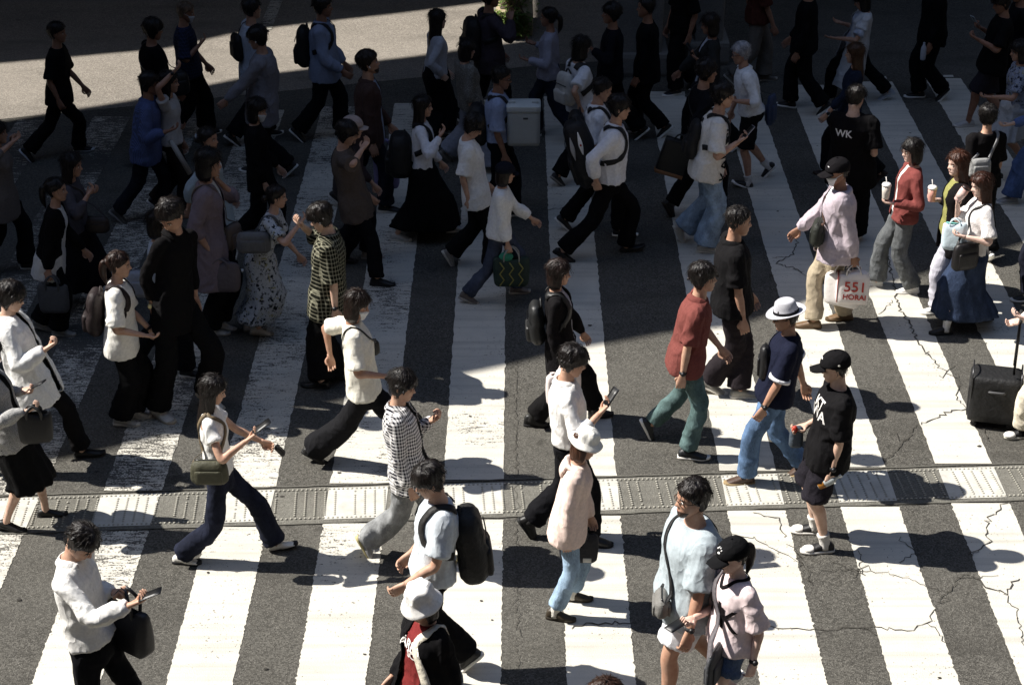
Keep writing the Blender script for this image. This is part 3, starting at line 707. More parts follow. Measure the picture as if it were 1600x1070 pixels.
            to = bpy.data.objects.new('t', fc); COL.objects.link(to); dg = bpy.context.evaluated_depsgraph_get(); m = bpy.data.meshes.new_from_object(to.evaluated_get(dg)); bpy.data.objects.remove(to)
            bm = bmesh.new(); bm.from_mesh(m); bmesh.ops.triangulate(bm, faces=bm.faces[:]); bmesh.ops.subdivide_edges(bm, edges=[q for q in bm.edges if q.calc_length() > .02], cuts=2); bmesh.ops.triangulate(bm, faces=bm.faces[:]); bm.to_mesh(m); bm.free()
            V = get_co(m); an = R_(ra[0]) if ra else 0; ca, sa = math.cos(an), math.sin(an); sgx = 1 if x > 0 else -1; skew = ra[1] if len(ra) > 1 else 0
            out = []
            for v in V:
                a, b = v[0] * ca - v[1] * sa, v[0] * sa + v[1] * ca
                q0 = tp(sgx * .6, y + a * sgx, t) + ut * b; dr = -ft * sgx
                if skew: q0 = P + ut * (t * TL) + ut * b + (ft * math.cos(skew) + lt * math.sin(skew)) * .6 + np.cross(ut, (ft * math.cos(skew) + lt * math.sin(skew))) * (a + y); dr = -(ft * math.cos(skew) + lt * math.sin(skew))
                hit = bvh().ray_cast(Vector(q0), Vector(dr))
                out.append(A(hit[0]) - dr * .006 if hit[0] is not None else q0 + dr * .45)
            set_co(m, A(out)); mobj('printed_lettering', m, mat(c, 'fabric'), info.top, False)
    return info
# ------------------------------------------------------------------ carried things (all built in world space, each a thing of its own)
def W(info, V): return np.asarray(V) @ info.Rm + info.root
def snap_strap(info, pts, w, k=5, lift=.006):
    D = dense(pts, k); Ps, Ns = [], []
    for q in D:
        loc, no, _, d = info.bvh().find_nearest(Vector(q))
        if loc is None or d > .09: Ps.append(q); Ns.append(Ns[-1] if Ns else nrm(q - info.P)); continue
        n_ = A(no)
        if np.dot(n_, A(q) - A(loc)) < 0 and d > .03: n_ = n_
        Ps.append(A(loc) + n_ * lift); Ns.append(n_)
    Ps = A(Ps); Ns = A(Ns); Ps[1:-1] = (Ps[:-2] + 2 * Ps[1:-1] + Ps[2:]) / 4
    return ribbon(Ps, Ns, w, .006)
def put(name, VF, mats, label, cat, group=None, smooth=True): return top_obj(name, VF[0], VF[1], None, mats, label, cat, group, smooth)
def backpack(info, c, label, size=(.15, .29, .43), t=.55, kind='nylon', strap=None, back=.19, tilt=0., pocket=True, sc_=None, name='backpack', group=None):
    s = info.s; V, F = rbox(size, .085, 9, .22, .16, .012, len(label)); V[:, 0] -= .02 * (V[:, 2] < 0) * np.cos(V[:, 2] / size[2] * 3.1)
    ct = info.tp(-back * s, 0, t); Rb = A([info.ft, info.lt, info.ut])
    if tilt: cc, ss = math.cos(tilt), math.sin(tilt); Rb = A([info.ft * cc + info.ut * ss, info.lt, info.ut * cc - info.ft * ss])
    o = put(name, (W(info, V @ Rb + ct), F), mat(c, kind), label, 'backpack' if name == 'backpack' else 'bag', group)
    if pocket:
        V2, F2 = rbox((.06, size[1] * .8, size[2] * .42), .028, 6); part('pocket', (W(info, (V2 + A([-size[0] / 2 - .008, 0, -size[2] * .2])) @ Rb + ct), F2), mat(c, kind), o)
        for sg in (1, -1):
            zp = A([[-size[0] / 2 + .02, y, size[2] * .28] for y in np.linspace(-size[1] * .42, size[1] * .42, 9)])
        part('zip', (lambda VF: (W(info, VF[0] @ Rb + ct), VF[1]))(tube(A([[-size[0] / 2 - .004 - .006 * math.cos(y * 8), y, size[2] * .2] for y in np.linspace(-size[1] * .42, size[1] * .42, 11)]), .005, 6)), mat('3a3a3c', 'metal'), o)
    part('handle', (lambda VF: (W(info, VF[0] @ Rb + ct), VF[1]))(limb([(.05, -.05, size[2] / 2 - .02), (.05, 0, size[2] / 2 + .035), (.05, .05, size[2] / 2 - .02)], [.010] * 3, 8, 4)), mat(sc_ or c, kind), o)
    for sg in (1, -1):
        pts = [info.tp(-.12 * s, sg * .07, .93), info.tp(-.04 * s, sg * .09, 1.02), info.tp(.06 * s, sg * .105, .95), info.tp(.125 * s, sg * .12, .78), info.tp(.11 * s, sg * .15, .6), info.tp(.02 * s, sg * .175, .47), info.tp(-.09 * s, sg * .15, .38)]
        VF = snap_strap(info, pts, .055 if sc_ is None else .06); part('shoulder_strap', (W(info, VF[0]), VF[1]), mat(sc_ or c, kind), o)
    return o
def rot_frame(info, yaw=0.):
    a = R_(yaw); return A([info.f * math.cos(a) + info.l * math.sin(a), info.l * math.cos(a) - info.f * math.sin(a), A([0, 0, 1.0])])
def tote(info, c, label, where, size=(.36, .12, .30), kind='leather', drop=.22, yaw=0., name='tote_bag', handle=None, taper=-.06, group=None, cat='bag', hw=.012, trim=None):
    """bag hung from a hand or shoulder: where = world point of the top of its handles"""
    V, F = rbox(size, .03, 9, taper, .14, .022, len(label) * 7 % 40); zt = np.clip(V[:, 2] / size[2] + .5, 0, 1); V[:, 1] *= (1.12 - .62 * zt ** 1.5) if kind != 'paper' else (1.0 - .25 * zt); V[:, 2] += .018 * np.sin(V[:, 0] / size[0] * 5 + len(label)) * zt; Rb = rot_frame(info, yaw); ct = A(where) - A([0, 0, drop + size[2] / 2])
    o = put(name, (V @ Rb + ct, F), mat(c, kind), label, cat, group)
    for sg in (1, -1):
        z0 = size[2] / 2 - .01; p = [(-size[0] * .24, sg * size[1] * .24, z0 - .04), (-size[0] * .22, sg * size[1] * .36, z0 + drop * .5), (0, sg * .012, z0 + drop + .005), (size[0] * .22, sg * size[1] * .36, z0 + drop * .5), (size[0] * .24, sg * size[1] * .24, z0 - .04)]
        VF = limb(p, [hw] * 5, 8, 5); part('handle', (VF[0] @ Rb + ct, VF[1]), mat(handle or c, kind), o)
    part('opening', (rbox((size[0] * .86 * (1 - taper), size[1] * .32 * (1 - taper), .012), .005, 3)[0] @ Rb + ct + A([0, 0, size[2] / 2 - .001]), rbox((1, 1, 1), .1, 3)[1]), mat(trim or '121212', 'fabric'), o)
    return o, Rb, ct
def crossbody(info, c, label, at, size=(.24, .09, .18), kind='nylon', strap=None, yaw=0., over=1, sw=.022, name='crossbody_bag', roll=0.):
    """at = local point of the bag centre; over = +1 / -1 shoulder (left/right) the strap goes over; 0 = same-side shoulder strap"""
    V, F = rbox(size, .045, 7, .10, .16, .014, len(label) * 7 % 30); a = R_(yaw); fx = A([math.cos(a), math.sin(a), 0]); Rl = A([fx, np.cross(A([0, 0, 1.0]), fx), A([0, 0, 1.0])])
    at = A(at, float); ct = info.P + info.ut * ((at[2] - info.P[2]) / max(info.ut[2], .5)) + A([at[0], at[1], 0]); o = put(name, (W(info, V @ Rl + ct), F), mat(c, kind), label, 'bag')
    V2, F2 = rbox((size[0] * .8, .02, size[2] * .55), .009, 5)
    for sg in (1, -1): part('pocket', (W(info, (V2 + A([0, sg * (size[1] / 2 + .004), -size[2] * .1])) @ Rl + ct), F2), mat(c, kind), o)
    part('zip', (W(info, tube(A([[x, 0, size[2] / 2 + .003] for x in np.linspace(-size[0] * .4, size[0] * .4, 7)]), .005, 6)[0] @ Rl + ct), tube(A([[x, 0, 0] for x in np.linspace(-1, 1, 7)]), .005, 6)[1]), mat('4a4a4a', 'metal'), o)
    sg = over; s = info.s; e1 = ct + fx * size[0] * .45 + A([0, 0, size[2] * .35]); e2 = ct - fx * size[0] * .45 + A([0, 0, size[2] * .35])
    tp = info.tp
    if e1[0] < e2[0]: e1, e2 = e2, e1
    mid = tp(0, sg * .105 * s, 1.0)
    fr = [e1, (e1 * .6 + tp(.13 * s, sg * .04, .7) * .4) , tp(.125 * s, sg * .05, .75), tp(.07 * s, sg * .10, .94), mid]
    bk = [mid, tp(-.07 * s, sg * .10, .93), tp(-.125 * s, sg * .05, .7), (e2 * .6 + tp(-.13 * s, sg * .03, .6) * .4), e2]
    for seq in (fr, bk):
        VF = snap_strap(info, seq, sw); part('strap', (W(info, VF[0]), VF[1]), mat(strap or c, kind), o)
    return o
def phone(info, which, label, c='16161a', tilt=0., size=(.15, .074, .009), screen=True, off=(.06, 0, .02), name='phone', yaw=0):
    k = info.near if which == 'N' else info.far; d, palm = getattr(info, 'hfr' + k); hpos = info.wri[k] + d * .085
    fx = nrm(d * math.cos(tilt) + A([0, 0, 1]) * math.sin(tilt)); side = nrm(np.cross(A([0, 0, 1.0]), fx)); n = np.cross(fx, side)
    V, F = rbox(size, .0045, 6); Rp = A([fx, side, n]); ct = hpos + fx * off[0] + side * off[1] + n * off[2]
    o = put(name, (W(info, V @ Rp + ct), F), mat(c, 'plastic'), label, 'phone')
    V2, F2 = rbox((size[0] * .94, size[1] * .92, .002), .0008, 2); part('screen', (W(info, (V2 + A([0, 0, size[2] / 2 + .0006])) @ Rp + ct), F2), mat('0a0a0c', 'plastic'), o)
    V3, F3 = rbox((.03, .03, .003), .0012, 2); part('camera', (W(info, (V3 + A([size[0] * .36, size[1] * .25, -size[2] / 2 - .001])) @ Rp + ct), F3), mat('050505', 'plastic'), o)
    return o
def cup(info, pos, label, c='efe9e4', c2='f2f0ee', h=.13, tilt=(0, 0), straw=None, band=None, r=.042):
    ax = nrm(A([tilt[0], tilt[1], 1.0])); u = nrm(np.cross(ax, A([0, 1.0, 0]))); v = np.cross(ax, u); p = A(pos) - ax * h * .5
    V, F = loft([ring(p + ax * z, u, v, q, q, 20) for z, q in ((0, r * .74), (.004, r * .78), (h * .5, r * .9), (h, r))]); o = put('drink_cup', (V, F), mat(c, 'paper'), label, 'cup')
    part('lid', loft([ring(p + ax * z, u, v, q, q, 20) for z, q in ((h - .004, r * 1.06), (h + .008, r * 1.06), (h + .012, r * .98), (h + .02, r * .9), (h + .021, r * .5))]), mat(c2, 'plastic'), o)
    if straw: part('straw', tube(A([p + ax * h * .3, p + ax * (h + .02), p + ax * (h + .085) + u * .012]), .0045, 8), mat(straw, 'plastic'), o)
    if band: part('sleeve', loft([ring(p + ax * z, u, v, q, q, 20) for z, q in ((h * .2, r * .84), (h * .2, r * .88), (h * .75, r * 1.0), (h * .75, r * .96))]), mat(band, 'paper'), o)
    return o
# ------------------------------------------------------------------ the place
def flat(name, pts, z, m, kind='structure', sub=0):
    P = [gnd(x, y) for x, y in pts]; return flatw(name, [(p[0], p[1]) for p in P], z, m, kind)
def flatw(name, pts, z, m, kind='structure'):
    me = raw_mesh(name, [(x, y, z) for x, y in pts], [list(range(len(pts)))]); o = mobj(name, me, m, None, False); o['kind'] = kind; return o
def asphalt(name, c, speck=1.0, patch=.25):
    N = NT(name); v = N.co(); col = lin(c)
    a = N.vor(v, 95, 'F1', 'Color'); sp = N.n('ShaderNodeSeparateColor'); N.l(a, sp.inputs[0]); d = N.vor(v, 95)
    big = N.noise(v, .55, 4, .6); mid = N.noise(v, 5, 4, .6); fine = N.noise(v, 210, 2)
    k = N.mix(N.ramp(sp.outputs[0], .2, .95), sc(col, 1 - .45 * speck), sc(col, 1 + .75 * speck))
    k = N.mix(N.math('MULTIPLY', N.math('GREATER_THAN', sp.outputs[1], .93), N.ramp(d, .30, .2)), k, sc(col, 1 + 3.2 * speck))
    k = N.mix(N.ramp(fine, .38, .62, 0, .45), k, sc(col, .45)); k = N.mix(N.ramp(mid, .35, .7, 0, .35), k, sc(col, .7)); k = N.mix(N.ramp(big, .4, .65, 0, patch), k, sc(col, 1.5)); k = N.mix(N.ramp(N.noise(N.map((.5, 1.6, 1), None, (3, 7, 0)), .9, 5, .7), .52, .68, 0, .55), k, sc(col, .55)); k = N.mix(N.ramp(N.noise(v, 3.1, 2, .4), .70, .76, 0, .6), k, sc(col, .4))
    b = N.bump(d, .006, .7); b = N.bump(fine, .003, .6, b); b = N.bump(mid, .02, .25, b)
    return N.out(k, .9, b, .08)
ASPH = asphalt('asphalt', '55534e', 1.0)
PALE = asphalt('pale_asphalt', '868078', .8, .2)
def paint(name, wear_x=True):
    N = NT(name); v = N.co(); col = lin('c7c3b8'); xyz = N.n('ShaderNodeSeparateXYZ'); N.l(v, xyz.inputs[0])
    st = N.noise(N.map((1.3, 5.6, 1)), 5.5, 6, .72)      # tyre-wear streaks that run across the stripes
    gr = N.noise(v, 60, 3, .7); bl = N.noise(v, 1.1, 3, .6)
    worn = N.ramp(xyz.outputs[0], -4.6, 1.6, .25, 0.025)   # far more worn on the turning side of the crossing
    worn = N.math('ADD', worn, N.ramp(bl, .45, .75, -.05, .07))
    ys = N.ramp(xyz.outputs[1], 10.5, 13.0, -.13, 0.0); worn = N.math('ADD', worn, ys)
    t = N.math('ADD', N.math('MULTIPLY', st, .58), N.math('MULTIPLY', gr, .42)); f = N.ramp(N.math('ADD', t, worn), .655, .70)
    ed = N.noise(v, 24, 3)
    base = N.mix(N.ramp(N.noise(v, 3, 5, .65), .4, .75, 0, .45), col, lin('a9a79f')); base = N.mix(N.ramp(gr, .58, .75, 0, .4), base, lin('8e8b83'))
    tyre = N.ramp(N.noise(N.map((.12, 3.2, 1)), 3, 3, .6), .48, .7, 0, .45); base = N.mix(tyre, base, lin('8f8d87'))
    sp = N.math('GREATER_THAN', N.math('ADD', N.noise(v, 38, 2, .5), N.ramp(N.noise(v, 1.7, 2), .4, .7, -.05, .06)), .70); base = N.mix(N.math('MULTIPLY', sp, .75), base, lin('5a564c'))
    k = N.mix(f, base, lin('4b4945'))
    b = N.bump(N.vor(v, 95), .004, .35); b = N.bump(f, .004, .6, b)
    return N.out(k, .6, b, .35)
PAINT = paint('road_paint')
road = flatw('road', [(-90, -30), (90, -30), (90, 150), (-90, 150)], 0, ASPH)
# pale asphalt beyond the crossing
pale = flat('pavement', [(-900, 245), (0, 187), (440, 143), (830, 104), (1000, 92), (1010, -120), (-900, -120)], .004, PALE)
VPX, VPY = 806, -950
def sx(x0, y): return VPX + (x0 - VPX) * (y - VPY) / (1070 - VPY)
STR = [(-780, -677), (-575, -472), (-370, -267), (-165, -64), (48, 155), (259, 363), (462, 571), (672, 783), (886, 994), (1188, 1293), (1394, 1500), (1597, 1703), (1802, 1908), (2010, 2115)]
def top_y(x): return 192 - (x / 1600.0) * 74
rng = random.Random(4)
def stripe(x0, x1, ya, yb, z=.004, name='crosswalk_stripe', m=PAINT):
    a, b = gnd(sx(x0, ya), ya), gnd(sx(x1, ya), ya); c, d = gnd(sx(x1, yb), yb), gnd(sx(x0, yb), yb)
    n = 160; L, Rr = [], []
    for i in range(n + 1):
        t = i / n; ch = rng.random() < .12; j = lambda: rng.uniform(-.005, .005) + (rng.uniform(-.012, .012) if ch else 0)
        L.append((a[0] + (d[0] - a[0]) * t + j(), a[1] + (d[1] - a[1]) * t)); Rr.append((b[0] + (c[0] - b[0]) * t + j(), b[1] + (c[1] - b[1]) * t))
    V = [(x, y, z) for x, y in L] + [(x, y, z) for x, y in Rr]; F = [[i, n + 1 + i, n + 2 + i, i + 1] for i in range(n)]
    o = mobj(name, raw_mesh(name, V, F), m, None, False); o['kind'] = 'structure'; return o
def strip_top(x): return 777 - .0318 * x
def strip_bot(x): return 833 - .0325 * x
for x0, x1 in STR:
    xt = sx((x0 + x1) / 2, 150); ys = sx((x0 + x1) / 2, 780)
    stripe(x0, x1, top_y(xt), strip_top(ys) - 4); stripe(x0, x1, strip_bot(ys) + 3, 1260)
# textured guide strip across the crossing, painted where the stripes run through it
TACT = asphalt('guide_strip_grey', '716f68', .45, .2)
N_ = NT('guide_strip_white'); v_ = N_.co(); TACW = N_.out(N_.mix(N_.ramp(N_.noise(v_, 7, 5, .7), .42, .75, 0, .6), lin('bfbdb5'), lin('918d84')), .6, N_.bump(N_.noise(v_, 60, 3), .003, .5), .3)
gA, gB = gnd(-400, strip_top(-400)), gnd(2000, strip_top(2000)); gC = gnd(800, strip_bot(800)); du = nrm(gB - gA); dv = A([du[1], -du[0], 0]); Wd = float(np.dot(gC - gA, dv))
Lg = np.linalg.norm(gB - gA); q = lambda u, w, z: gA + du * u + dv * w + A([0, 0, z])
guide = mobj('guide_strip', raw_mesh('guide_strip', *loft([[q(u, 0, 0), q(u, .03, .008), q(u, Wd - .03, .008), q(u, Wd, 0)] for u in (0, Lg)])), TACT, None, False); guide['kind'] = 'structure'
sdir = nrm(gnd(VPX, 300) - gnd(VPX, 1000))
for x0, x1 in STR:
    us = []
    for xx in (x0, x1):
        p = gnd(sx(xx, 760), 760)       # intersect the stripe edge with the strip's edges
        def hit(w):
            o_ = gA + dv * w; t = np.linalg.solve(A([[sdir[0], -du[0]], [sdir[1], -du[1]]]), (o_ - p)[:2]); return float(t[1])
        us.append((hit(.034), hit(Wd - .034)))
    if us[0][0] < 0 or us[1][0] > Lg: continue
    w0, w1 = .034, Wd - .034
    me = raw_mesh('painted_tile', [q(us[0][0], w0, .012), q(us[1][0], w0, .012), q(us[1][1], w1, .012), q(us[0][1], w1, .012)], [[0, 1, 2, 3]]); mobj('painted_tile', me, TACW, guide, False)
mb = MB(); r5 = random.Random(9)
def dome(c, r, h): return loft([ring(A(c) + A([0, 0, z]), (1, 0, 0), (0, 1, 0), rr, rr, 7) for z, rr in ((0, r), (h * .6, r * .85), (h, r * .4))])
u = .05
while u < Lg:
    grp = int(u / .48); inner = (u - grp * .48)
    if inner < .40:
        for k in range(12):
            if r5.random() < .03: continue
            mb.add(*dome(q(u, .10 + k * (Wd - .20) / 11, .0116), .0105, .008))
    u += .078
u = .03
while u < Lg:
    for w in (.055, Wd - .055): mb.add(*dome(q(u, w, .0116), .0105, .008))
    u += .036
mbobj('raised_dots', mb, mat('a29f94', 'rubber'), guide)
# dark joint lines either side of the strip
JOINT = mat('5c5a53', 'rubber')
for w in (-.015, Wd + .012):
    P0 = [q(u_, w + rng.uniform(-.006, .006), .009) for u_ in np.arange(0, Lg, .08)]
    mbobj('joint_line', ribbon(P0, [A([0, 0, 1.0])] * len(P0), .014, .0012), JOINT, guide, False)
# cracks: thin jagged dark seams that wander over the paint
CRK = mat('3d3a34', 'rubber'); cmb = MB()
def crack(pts, w=.014, jit=.022, z=.0085, branch=0):
    G = [gnd(x, y, 0) for x, y in pts]; D = []
    for a, b in zip(G[:-1], G[1:]):
        n = max(3, int(np.linalg.norm(b - a) / .035))
        for i in range(n): D.append(a + (b - a) * i / n + A([rng.gauss(0, jit), rng.gauss(0, jit), 0]))
    D.append(G[-1]); D = A(D); D[:, 2] = z; rows = []; T = np.gradient(D, axis=0)
    for i, (p, t) in enumerate(zip(D, T)):
        s_ = nrm(A([-t[1], t[0], 0])); ww = .48 * w * rng.uniform(.3, 1.2) * math.sin(math.pi * (i + .6) / (len(D) + .2)) ** .4 + .002
        rows.append([p - s_ * ww / 2, p + s_ * ww / 2, p + s_ * ww / 2 + A([0, 0, .001]), p - s_ * ww / 2 + A([0, 0, .001])])
        if branch and rng.random() < branch:
            e = D[i] + A([rng.uniform(-.12, .12), rng.uniform(-.12, .12), 0]); m_ = (D[i] + e) / 2 + A([rng.gauss(0, .03), rng.gauss(0, .03), 0])
            cmb.add(*ribbon([D[i], m_, e], [A([0, 0, 1.0])] * 3, .006, .001))
    cmb.add(*loft(rows))
for pts, w, br in [([(1245, 372), (1238, 398), (1214, 412), (1243, 420), (1262, 436)], .020, .05), ([(1205, 404), (1232, 402)], .012, 0), ([(1385, 395), (1396, 440), (1400, 470), (1420, 505), (1442, 548), (1468, 575), (1500, 598)], .030, .06),
                   ([(1500, 598), (1492, 622), (1512, 640)], .014, .03), ([(1436, 664), (1470, 650), (1506, 637), (1530, 662), (1545, 690)], .032, .08), ([(1436, 664), (1405, 700), (1380, 722)], .014, .05), ([(1395, 470), (1372, 492)], .01, 0),
                   ([(1572, 784), (1558, 800), (1540, 815), (1546, 845), (1520, 870)], .018, .06), ([(1592, 905), (1570, 926), (1540, 918), (1520, 900)], .026, .05), ([(1570, 926), (1590, 965), (1600, 1010)], .012, .05), ([(1180, 802), (1215, 812), (1225, 840)], .018, .1),
                   ([(1180, 978), (1240, 985), (1290, 984), (1350, 980), (1420, 985), (1450, 975), (1460, 945)], .013, .04), ([(1450, 975), (1480, 1006)], .008, 0), ([(890, 982), (930, 975), (985, 975)], .022, .05), ([(806, 545), (806, 700), (807, 850), (809, 1068)], .007, 0), ([(1040, 345), (1095, 342)], .012, .05),
                   ([(852, 330), (880, 325)], .012, .05), ([(1230, 850), (1262, 890), (1270, 915)], .01, .08), ([(1400, 840), (1432, 862), (1405, 880)], .012, .08), ([(1040, 205), (1052, 208)], .010, 0), ([(1300, 880), (1350, 900), (1340, 860)], .010, .1), ([(1460, 945), (1500, 905), (1560, 900)], .010, .05),
                   ([(1260, 895), (1330, 890), (1400, 900), (1470, 925)], .008, .06), ([(1120, 830), (1180, 842), (1250, 880)], .008, .04)]: crack(pts, w, .013, .0085, br * .6)
mbobj('cracks', cmb, CRK, road, False)
# gum spots and dark blots on the paint
smb = MB()
for (x, y) in [(1258, 213), (1333, 312), (1422, 208), (1277, 228), (1468, 1058), (1215, 330), (1205, 430), (530, 738), (752, 938), (735, 650), (1045, 305), (1065, 270), (1240, 360)] + [(rng.uniform(0, 1600), rng.uniform(200, 1060)) for _ in range(34)]:
    c = gnd(x, y, .0082); r = rng.uniform(.006, .02); smb.add([c + A([r * math.cos(a) * rng.uniform(.7, 1.4), r * math.sin(a) * rng.uniform(.6, 1.1), 0]) for a in np.arange(9) * 2 * math.pi / 9], [list(range(9))])
mbobj('gum_spots', smb, mat('2b2823', 'rubber'), road, False)
# lane line and stop-line fragments beyond the crossing
flat('lane_line', [(403, 48), (424, 48), (465, -60), (450, -60)], .009, PAINT); flat('stop_line', [(1370, 124), (1386, 124), (1384, 120), (1371, 120)], .004, PAINT); flat('stop_line', [(1473, 121), (1490, 121), (1489, 118), (1474, 118)], .004, PAINT)
# concrete piers that carry the elevated road, a planter between them and the lit ground
CONC = asphalt('pier_concrete', '7c7974', .3, .3)
def pier(label, x0, x1, y, dep, h=11.5):
    a, b = gnd(x0, y), gnd(x1, y); w = (b[0] - a[0]); c = (a + b) / 2 + A([0, dep / 2, 0])
    V, F = rbox((w, dep, h), .06, 10); o = put('concrete_pier', (V + c + A([0, 0, h / 2]), F), CONC, label, 'pier', None, False)
    V, F = rbox((w + .16, dep + .16, .32), .05, 4); part('footing', (V + c + A([0, 0, .15]), F), CONC, o, False)
    return o
pier('wide grey concrete pier in the shade at the far kerb', 957, 1035, 118, 1.0); pier('narrow grey concrete pier in the shade behind the woman in a dark cardigan', 1082, 1130, 100, .8)
# the low wall with greenery at the far kerb
WALLM = asphalt('planter_wall', 'a89a80', .3, .3)
pa, pb = gnd(775, 58), gnd(833, 58); V, F = rbox((pb[0] - pa[0] - .0, .9, .34), .03, 6); pc = (pa + pb) / 2 + A([0, .45, .17])
planter = put('planter_box', (V + pc, F), WALLM, 'low tan concrete planter with trailing green leaves at the far kerb', 'planter', None, False)
part('soil', (rbox(((pb[0] - pa[0]) * .45, .60, .02), .005, 3)[0] + pc + A([-.08, 0, .175]), rbox((1, 1, 1), .1, 3)[1]), mat('3a2f22', 'rubber'), planter)
lm = NT('leaf_green'); LEAF = lm.out(lm.mix(lm.noise(lm.co(), 9, 2), lin('3c5526'), lin('6f8436')), .5, None, .4)
mbl = MB(); rl = random.Random(3)
for i in range(900):
    t = rl.random(); hang = rl.random() < .7; c = pc + A([rl.gauss(-.02, .11), rl.uniform(-.60, -.46) if hang else rl.uniform(-.45, .2), rl.uniform(-.12, .22) if hang else rl.uniform(.18, .48)])
    a = rl.uniform(0, 6.28); d = A([math.cos(a), math.sin(a), rl.uniform(-.7, .5)]); d = nrm(d); s_ = nrm(np.cross(d, (0, 0, 1))); L = rl.uniform(.04, .085); w = L * .32; n_ = np.cross(s_, d) * L * .12
    mbl.add([c, c + d * L * .4 + s_ * w + n_, c + d * L, c + d * L * .4 - s_ * w + n_], [[0, 1, 2], [0, 2, 3]])
st = [limb([pc + A([rl.gauss(-.02, .1), -.1 + rl.uniform(-.2, .2), .17]), pc + A([rl.gauss(-.02, .1), -.25, .40]), pc + A([rl.gauss(-.02, .1), -.5, .12])], [.008, .006, .003], 6, 4) for _ in range(14)]
smb2 = MB(); [smb2.add(*x) for x in st]
V, F, _ = mbl.data(); shrub = put('trailing_shrub', (V, F), LEAF, 'green leafy shrub spilling over the planter at the far kerb', 'shrub', None, False); part('stems', smb2.data()[:2], mat('5a4a30', 'rubber'), shrub)
# ------------------------------------------------------------------ sun, sky and the elevated deck that shades the far half of the crossing
SUNV = nrm(A([-1.42, .21, 1.60])); HD = 11.5
def lift(x, y, h=HD):
    g = gnd(x, y); return g + SUNV * (h / SUNV[2])
def deck(name, pts, th=.9, h=HD):
    P = [lift(x, y, h) for x, y in pts]; n = len(P)
    V = [p for p in P] + [p + A([0, 0, th]) for p in P]; F = [list(range(n))[::-1], list(range(n, 2 * n))] + [[i, (i + 1) % n, n + (i + 1) % n, n + i] for i in range(n)]
    o = mobj(name, raw_mesh(name, V, F), CONC, None, False); o['kind'] = 'structure'; return o
SEP = 1.0
# near edge of the shade, then its far edge on the lit pavement; the slot between two beams lets the thin light streaks through
NEAR = [(-1400, 1010), (180, 672), (300, 645), (430, 622), (610, 584), (700, 566), (785, 545), (950, 515), (1060, 505), (1180, 466), (1262, 452), (1420, 405), (1600, 352), (2600, 90)]
SL = lambda x, d: 452 - .222 * (x - 1262) - d
slot0 = [(-1400, SL(-1400, 38)), (2600, SL(2600, 38))]; slot1 = [(-1400, SL(-1400, 46)), (2600, SL(2600, 46))]
deck('elevated_deck', NEAR + slot0[::-1], .6)
deck('elevated_deck', [slot1[0], slot1[1], (2600, -300), (832, -200), (832, 63), (650, 88), (400, 118), (200, 158), (0, 190), (-1400, 420)], .6)
deck('elevated_deck', [(-1400, 210), (0, 92), (110, 82), (200, 74), (300, 52), (380, 40), (560, 20), (740, -2), (825, -12), (825, -700), (-1400, -700)], .6)
BLOCKER = asphalt('sky_blocker_dark', '3c3d40', .2, .4)
# tall dark blocks, unseen, added beyond the frame to close off the low sky
for nm_, (x0, x1, y0, y1, h_) in (('sky_blocker', (-60, 60, 44, 56, 30)), ('sky_blocker', (24, 38, -20, 43, 34)), ('sky_blocker', (-46, -32, -20, 43, 22)), ('sky_blocker', (-40, 40, -36, -20, 48))):
    V, F = rbox((x1 - x0, y1 - y0, h_), .1, 12); fr_ = mobj('sky_blocker', raw_mesh('sky_blocker', V + A([(x0 + x1) / 2, (y0 + y1) / 2, h_ / 2]), F), BLOCKER, None, False); fr_['kind'] = 'structure'
sun = bpy.data.lights.new('sun', 'SUN'); sun.energy = 5.0; sun.angle = R_(.5); sun.color = (1.0, .955, .885); so = bpy.data.objects.new('sun', sun); COL.objects.link(so)
so.rotation_euler = Vector(SUNV).to_track_quat('Z', 'Y').to_euler(); so.location = (0, 0, 30)
w = bpy.data.worlds.new('World'); SC.world = w; w.use_nodes = True; nt = w.node_tree; sky = nt.nodes.new('ShaderNodeTexSky'); sky.sky_type = 'NISHITA'; sky.sun_disc = False
sky.sun_elevation = math.asin(SUNV[2]); sky.sun_rotation = math.atan2(SUNV[0], SUNV[1]); nt.links.new(sky.outputs[0], nt.nodes['Background'].inputs[0]); nt.nodes['Background'].inputs[1].default_value = .088; sky.dust_density = 1.0; sky.ozone_density = 2.0; sky.air_density = 1.0
cam = bpy.data.cameras.new('camera'); cam.sensor_fit = 'HORIZONTAL'; cam.sensor_width = 36; cam.lens = FPX / 1600 * 36; cam.clip_end = 400; co_ = bpy.data.objects.new('camera', cam); COL.objects.link(co_)
co_.location = CAM; co_.rotation_euler = (math.pi / 2 - PITCH, 0, 0); SC.camera = co_
SC.view_settings.view_transform = 'Standard'; SC.view_settings.look = 'None'; SC.view_settings.exposure = 0.88; SC.view_settings.gamma = 1.0
SC.cycles.max_bounces = 6; SC.cycles.diffuse_bounces = 3; SC.cycles.caustics_reflective = False; SC.cycles.caustics_refractive = False
# ------------------------------------------------------------------ the people and what they carry
def hw_(i, w): return i.L2W(getattr(i, 'hand' + (i.near if w == 'N' else i.far)))
def headpart(i, name, VF, c, pname, kind='fabric'):
    o = [c_ for c_ in i.o.children if c_.name.split('.')[0] == pname][0]
    return mbobj(name, xf(VF, A([i.fh, i.lh, i.uh]) * i.hh, i.C), mat(c, kind), o)
WH, BK, NV = 'e4e2dd', '131315', '1a1e2e'
R, L = 0, 180
TR = lambda c='141416', r=.085, **k: dict(c=c, r=r, **k)
